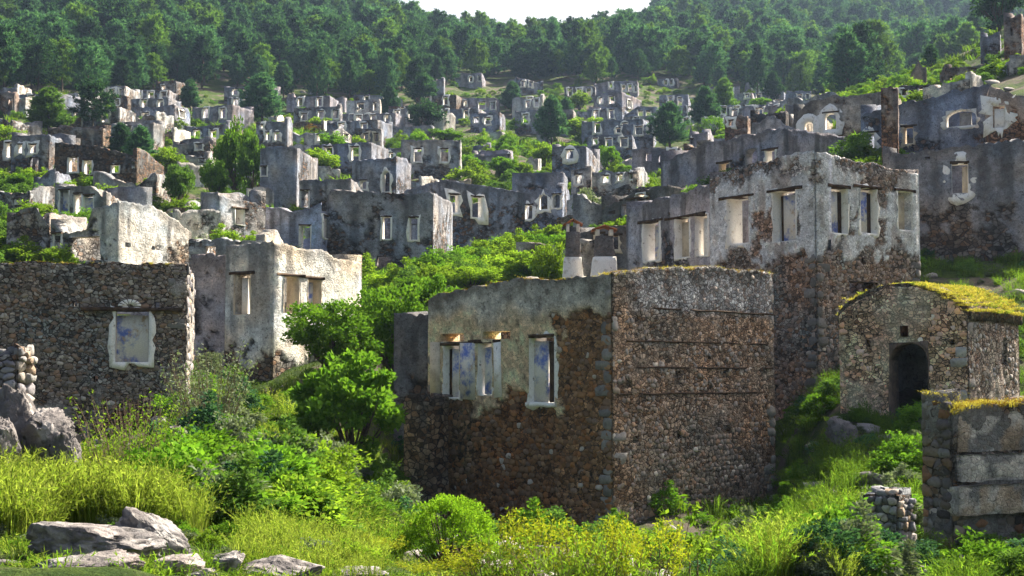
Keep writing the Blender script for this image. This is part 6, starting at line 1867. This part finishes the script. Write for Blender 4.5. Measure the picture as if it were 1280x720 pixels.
def boulder(label, px, row, d, wpx, hpx, seed, deep=.8, rot=0.0, col=(.27, .245, .23)):
    tx, tz = ray(px, row)
    c = np.array([tx * d, d, tz * d])
    sx, sz = wpx * d / F / 2 * 1.4, hpx * d / F / 2 * 1.6
    V = rock_pts(I4[0], sx, sx * deep, sz, seed)
    cr, sr = math.cos(rot), math.sin(rot)
    V = np.column_stack([V[:, 0] * cr - V[:, 2] * sr, V[:, 1], V[:, 0] * sr + V[:, 2] * cr]) + c
    # set into the soil
    g = float(ground_z(c[:1], c[1:2])[0])
    if V[:, 2].min() > g - .04: V[:, 2] -= V[:, 2].min() - (g - .08)
    cc = np.array(col) * (.55 + .9 * fbm(V * 5, 4, seed + 2))[:, None] * (1 + (fbm(V * 3, 3, seed + 6)[:, None] - .5) * np.array([.25, 0, -.1]))
    dk = np.maximum(sstep(.50, .58, fbm(V * 9, 4, seed + 8)), sstep(.03, .0, np.abs(fbm(V * 4, 3, seed + 14) - .5)))[:, None] * .75
    cc = cc * (1 - dk) + np.array([.10, .09, .09]) * dk
    o = mk('boulder', V, [I4[1]], M['rock'], None, np.hstack([cc, np.zeros((len(V), 1))]), smooth=False)
    return tag(o, label, 'rock', 'limestone boulders in the foreground grass')
boulder('long low limestone boulder at the bottom left, largest of the group', 112, 682, 11.6, 170, 46, 1, .6, -.05)
boulder('flat sloping slab lowest at the bottom left', 118, 712, 10.4, 140, 34, 2, .7, .06)
boulder('jagged pointed boulder right of the long low boulder', 190, 682, 11.9, 96, 62, 3, .6, -.3)
boulder('small rough boulder right of the jagged boulder', 218, 708, 11.0, 60, 28, 4)
boulder('small dark isolated boulder in the yellow grass', 282, 692, 11.4, 40, 30, 5)
boulder('broad grey boulder at the bottom edge left of the spurge', 352, 708, 11.6, 92, 36, 6, .6, -.12)
boulder('low grey boulder at the bottom edge beneath the spurge', 430, 718, 12.2, 90, 28, 7, .6)
boulder('wide pale rock between the isolated boulder and the broad grey boulder', 318, 716, 11.0, 60, 24, 21, .6)
boulder('knobbly grey rock behind the long low boulder', 150, 664, 12.6, 70, 30, 22, .6)
boulder('split grey rock at the bottom edge below the small rough boulder', 252, 716, 10.8, 50, 22, 23, .6, .2)
boulder('pale boulder in the bottom left corner', 6, 714, 10.6, 40, 28, 8)
boulder('brown half buried rock on the sunny slope', 304, 612, 21, 50, 30, 9, .7, 0, (.30, .22, .15))
boulder('small reddish rock in the grass beside the fig shade', 392, 632, 24, 40, 26, 10, .7, 0, (.26, .18, .13))
boulder('dark mossy rock at the bottom right before the banded wall', 1206, 700, 21, 70, 46, 11, .7, 0, (.20, .19, .18))
boulder('dark rock in the shaded grass left of the chapel', 1058, 548, 34.5, 34, 40, 12, .7, .4, (.17, .16, .16))
boulder('low rock in the shaded grass before the chapel', 1090, 595, 30, 40, 18, 13, .7, 0, (.2, .19, .17))
boulder('low rock beside the right corner of the centre house', 975, 655, 24, 30, 18, 14, .7, 0, (.33, .24, .19))

STONES = [rock_pts(I2[0], 1, 1, 1, 31 + k, .45, .8) for k in range(6)]
STONE_ME = {}
def pile_mesh(k, col):
    key = (k, col)
    if key not in STONE_ME:
        V = STONES[k]
        STONE_ME[key] = new_mesh('stone', V, [I2[1]], np.hstack([np.array(PAL['grey'][col]) * 1.25 * (.7 + .6 * fbm(V * 2, 3, k))[:, None], np.zeros((len(V), 1))]), M['stone'])
    return STONE_ME[key]
def pile(name, label, cat, base, spots, seed):
    """dry stones one by one: spots = (dx, dy, dz, sx, sy, sz)"""
    root = thing(name, label, cat, base)
    r = np.random.default_rng(seed)
    for (x, y, z, sx, sy, sz) in spots:
        o = bpy.data.objects.new('stone', pile_mesh(int(r.integers(6)), int(r.integers(8))))
        link(o, root, np.asarray(base) + [x, y, z])
        o.scale = (sx, sy, sz); o.rotation_euler = (r.normal(0, .15), r.normal(0, .15), r.uniform(0, 6.28) if abs(sx - sy) < .05 else r.normal(0, .15))
    return root
def dry_wall(label, x0, xc, x1, yt, yb, al, d, a, b, name, cat, seed, pal, light, rag, prof=None):
    def cf(P, h):
        g = (.5 + 1.0 * fbm(P * 4, 4, seed))[:, None]
        return np.hstack([np.array([.15, .135, .12]) * light * g, np.zeros((len(P), 1))])
    root, faces, ops, zt, zb = house(label, x0, xc, x1, yt, yb, al, [], d=d, near=True, res=.06, rag=rag, t=min(a, b) * .49, a_len=a, b_len=b, seed=seed, colf={'L': cf, 'R': cf}, sink=.3, name=name, cat=cat, prof_l=prof)
    for side in 'LR':
        Cs, dd, nn, L, tf = faces[side]
        lay_stones(root, Cs, dd, nn, L, zb, tf, [], .12, pal, seed + ord(side), None, 140, (.02, .09), (False, False), None, light)
    # loose cap stones
    r = np.random.default_rng(seed)
    for k in range(9):
        u, w = r.uniform(.1, a - .1), r.uniform(.1, b - .1)
        q = faces['L'][0] + faces['L'][1] * u + faces['R'][1] * w
        o = bpy.data.objects.new('stone', pile_mesh(int(r.integers(6)), int(r.integers(8))))
        link(o, root, (q[0], q[1], float(faces['L'][4](np.array([u]))[0]) + .01))
        s = r.uniform(.08, .15); o.scale = (s * 1.3, s, s * .7); o.rotation_euler = (r.normal(0, .2), r.normal(0, .2), r.uniform(0, 6.28))
dry_wall('free standing stub of dry stone wall in the bottom right grass', 1090, 1122, 1142, 616, 716, 40, 21.8, .56, .5, 'stone_pillar', 'pillar', 701, 'grey', 1.0, .15)
dry_wall('sunlit pale rubble wall stub at the left picture edge', -40, 20, 26, 438, 560, 14, 18, 1.2, .35, 'wall_stub', 'wall', 702, 'grey', 1.5, .2)
def outcrop():
    d = 17.0
    root = thing('rock_outcrop', 'dark jagged rock outcrop at the left picture edge before the dark house', 'rock', tuple(at(40, 600, d)))
    for k, (px, row, wpx, hpx, dd) in enumerate(((20, 540, 80, 110, 17.3), (58, 552, 70, 100, 17.0), (84, 575, 50, 60, 16.8), (2, 560, 60, 90, 16.6), (210, 565, 60, 60, 20.0))):
        c = at(px, row, dd)
        V = rock_pts(I4[0], wpx * dd / F / 2 * 1.2, wpx * dd / F / 2, hpx * dd / F / 2 * 1.3, 61 + k, .8, .35) + c
        cc = np.array((.15, .135, .13)) * (.4 + 1.2 * fbm(V * 7, 4, k))[:, None]
        lt = sstep(.55, .64, fbm(V * 6 + 3, 4, k + 4))[:, None] * .7
        cc = cc * (1 - lt) + np.array([.36, .33, .31]) * lt
        mk('rock', V, [I4[1]], M['rock'], root, np.hstack([cc, np.zeros((len(V), 1))]))
outcrop()
def slope_rocks():
    r = np.random.default_rng(12)
    n = 700
    px = r.uniform(-40, 1320, n); d = np.exp(r.uniform(math.log(18), math.log(180), n)); p = on_ground(px, d)
    ok = ~inside_house(p[:, 0], p[:, 1], .2)
    p, d = p[ok], d[ok]
    s = r.uniform(.08, .30, len(p)) * (1 + d * .006)
    M['loose'] = m_two('loose_stone', (.34, .31, .28), (.20, .18, .165), 2.0, .4, .6)
    scatter('loose_rubble', 'loose fallen stones scattered over the village slope', p, np.stack([s * 1.3, s, s * .7], -1), [(STONES[k], [I2[1]]) for k in range(3)], ['loose'] * 3, seed=13)
slope_rocks()

# ------------------------------------------------------------------ air
def haze():
    x, y0, y1, z0, z1 = 900, -60, 1150, -30, 330
    V = box_pts((-x, y0, z0), (2 * x, 0, 0), (0, y1 - y0, 0), (0, 0, z1 - z0))
    m, nt, out = mat_base('morning_haze')
    pv = N(nt, 'ShaderNodeVolumePrincipled')
    pv.inputs['Color'].default_value = (.50, .68, 1.0, 1)
    pv.inputs['Density'].default_value = 0.00012
    pv.inputs['Anisotropy'].default_value = 0.3
    nt.links.new(pv.outputs[0], out.inputs['Volume'])
    o = mk("haze", V, [BOXF[:, ::-1]], m, loc=np.zeros(3))
    tag(o, 'thin blue haze between the village and the wooded hills', None, None, 'stuff')
USE_HAZE = True
if USE_HAZE: haze()
print('objects', len(bpy.data.objects), 'polys', sum(len(m.polygons) for m in bpy.data.meshes))
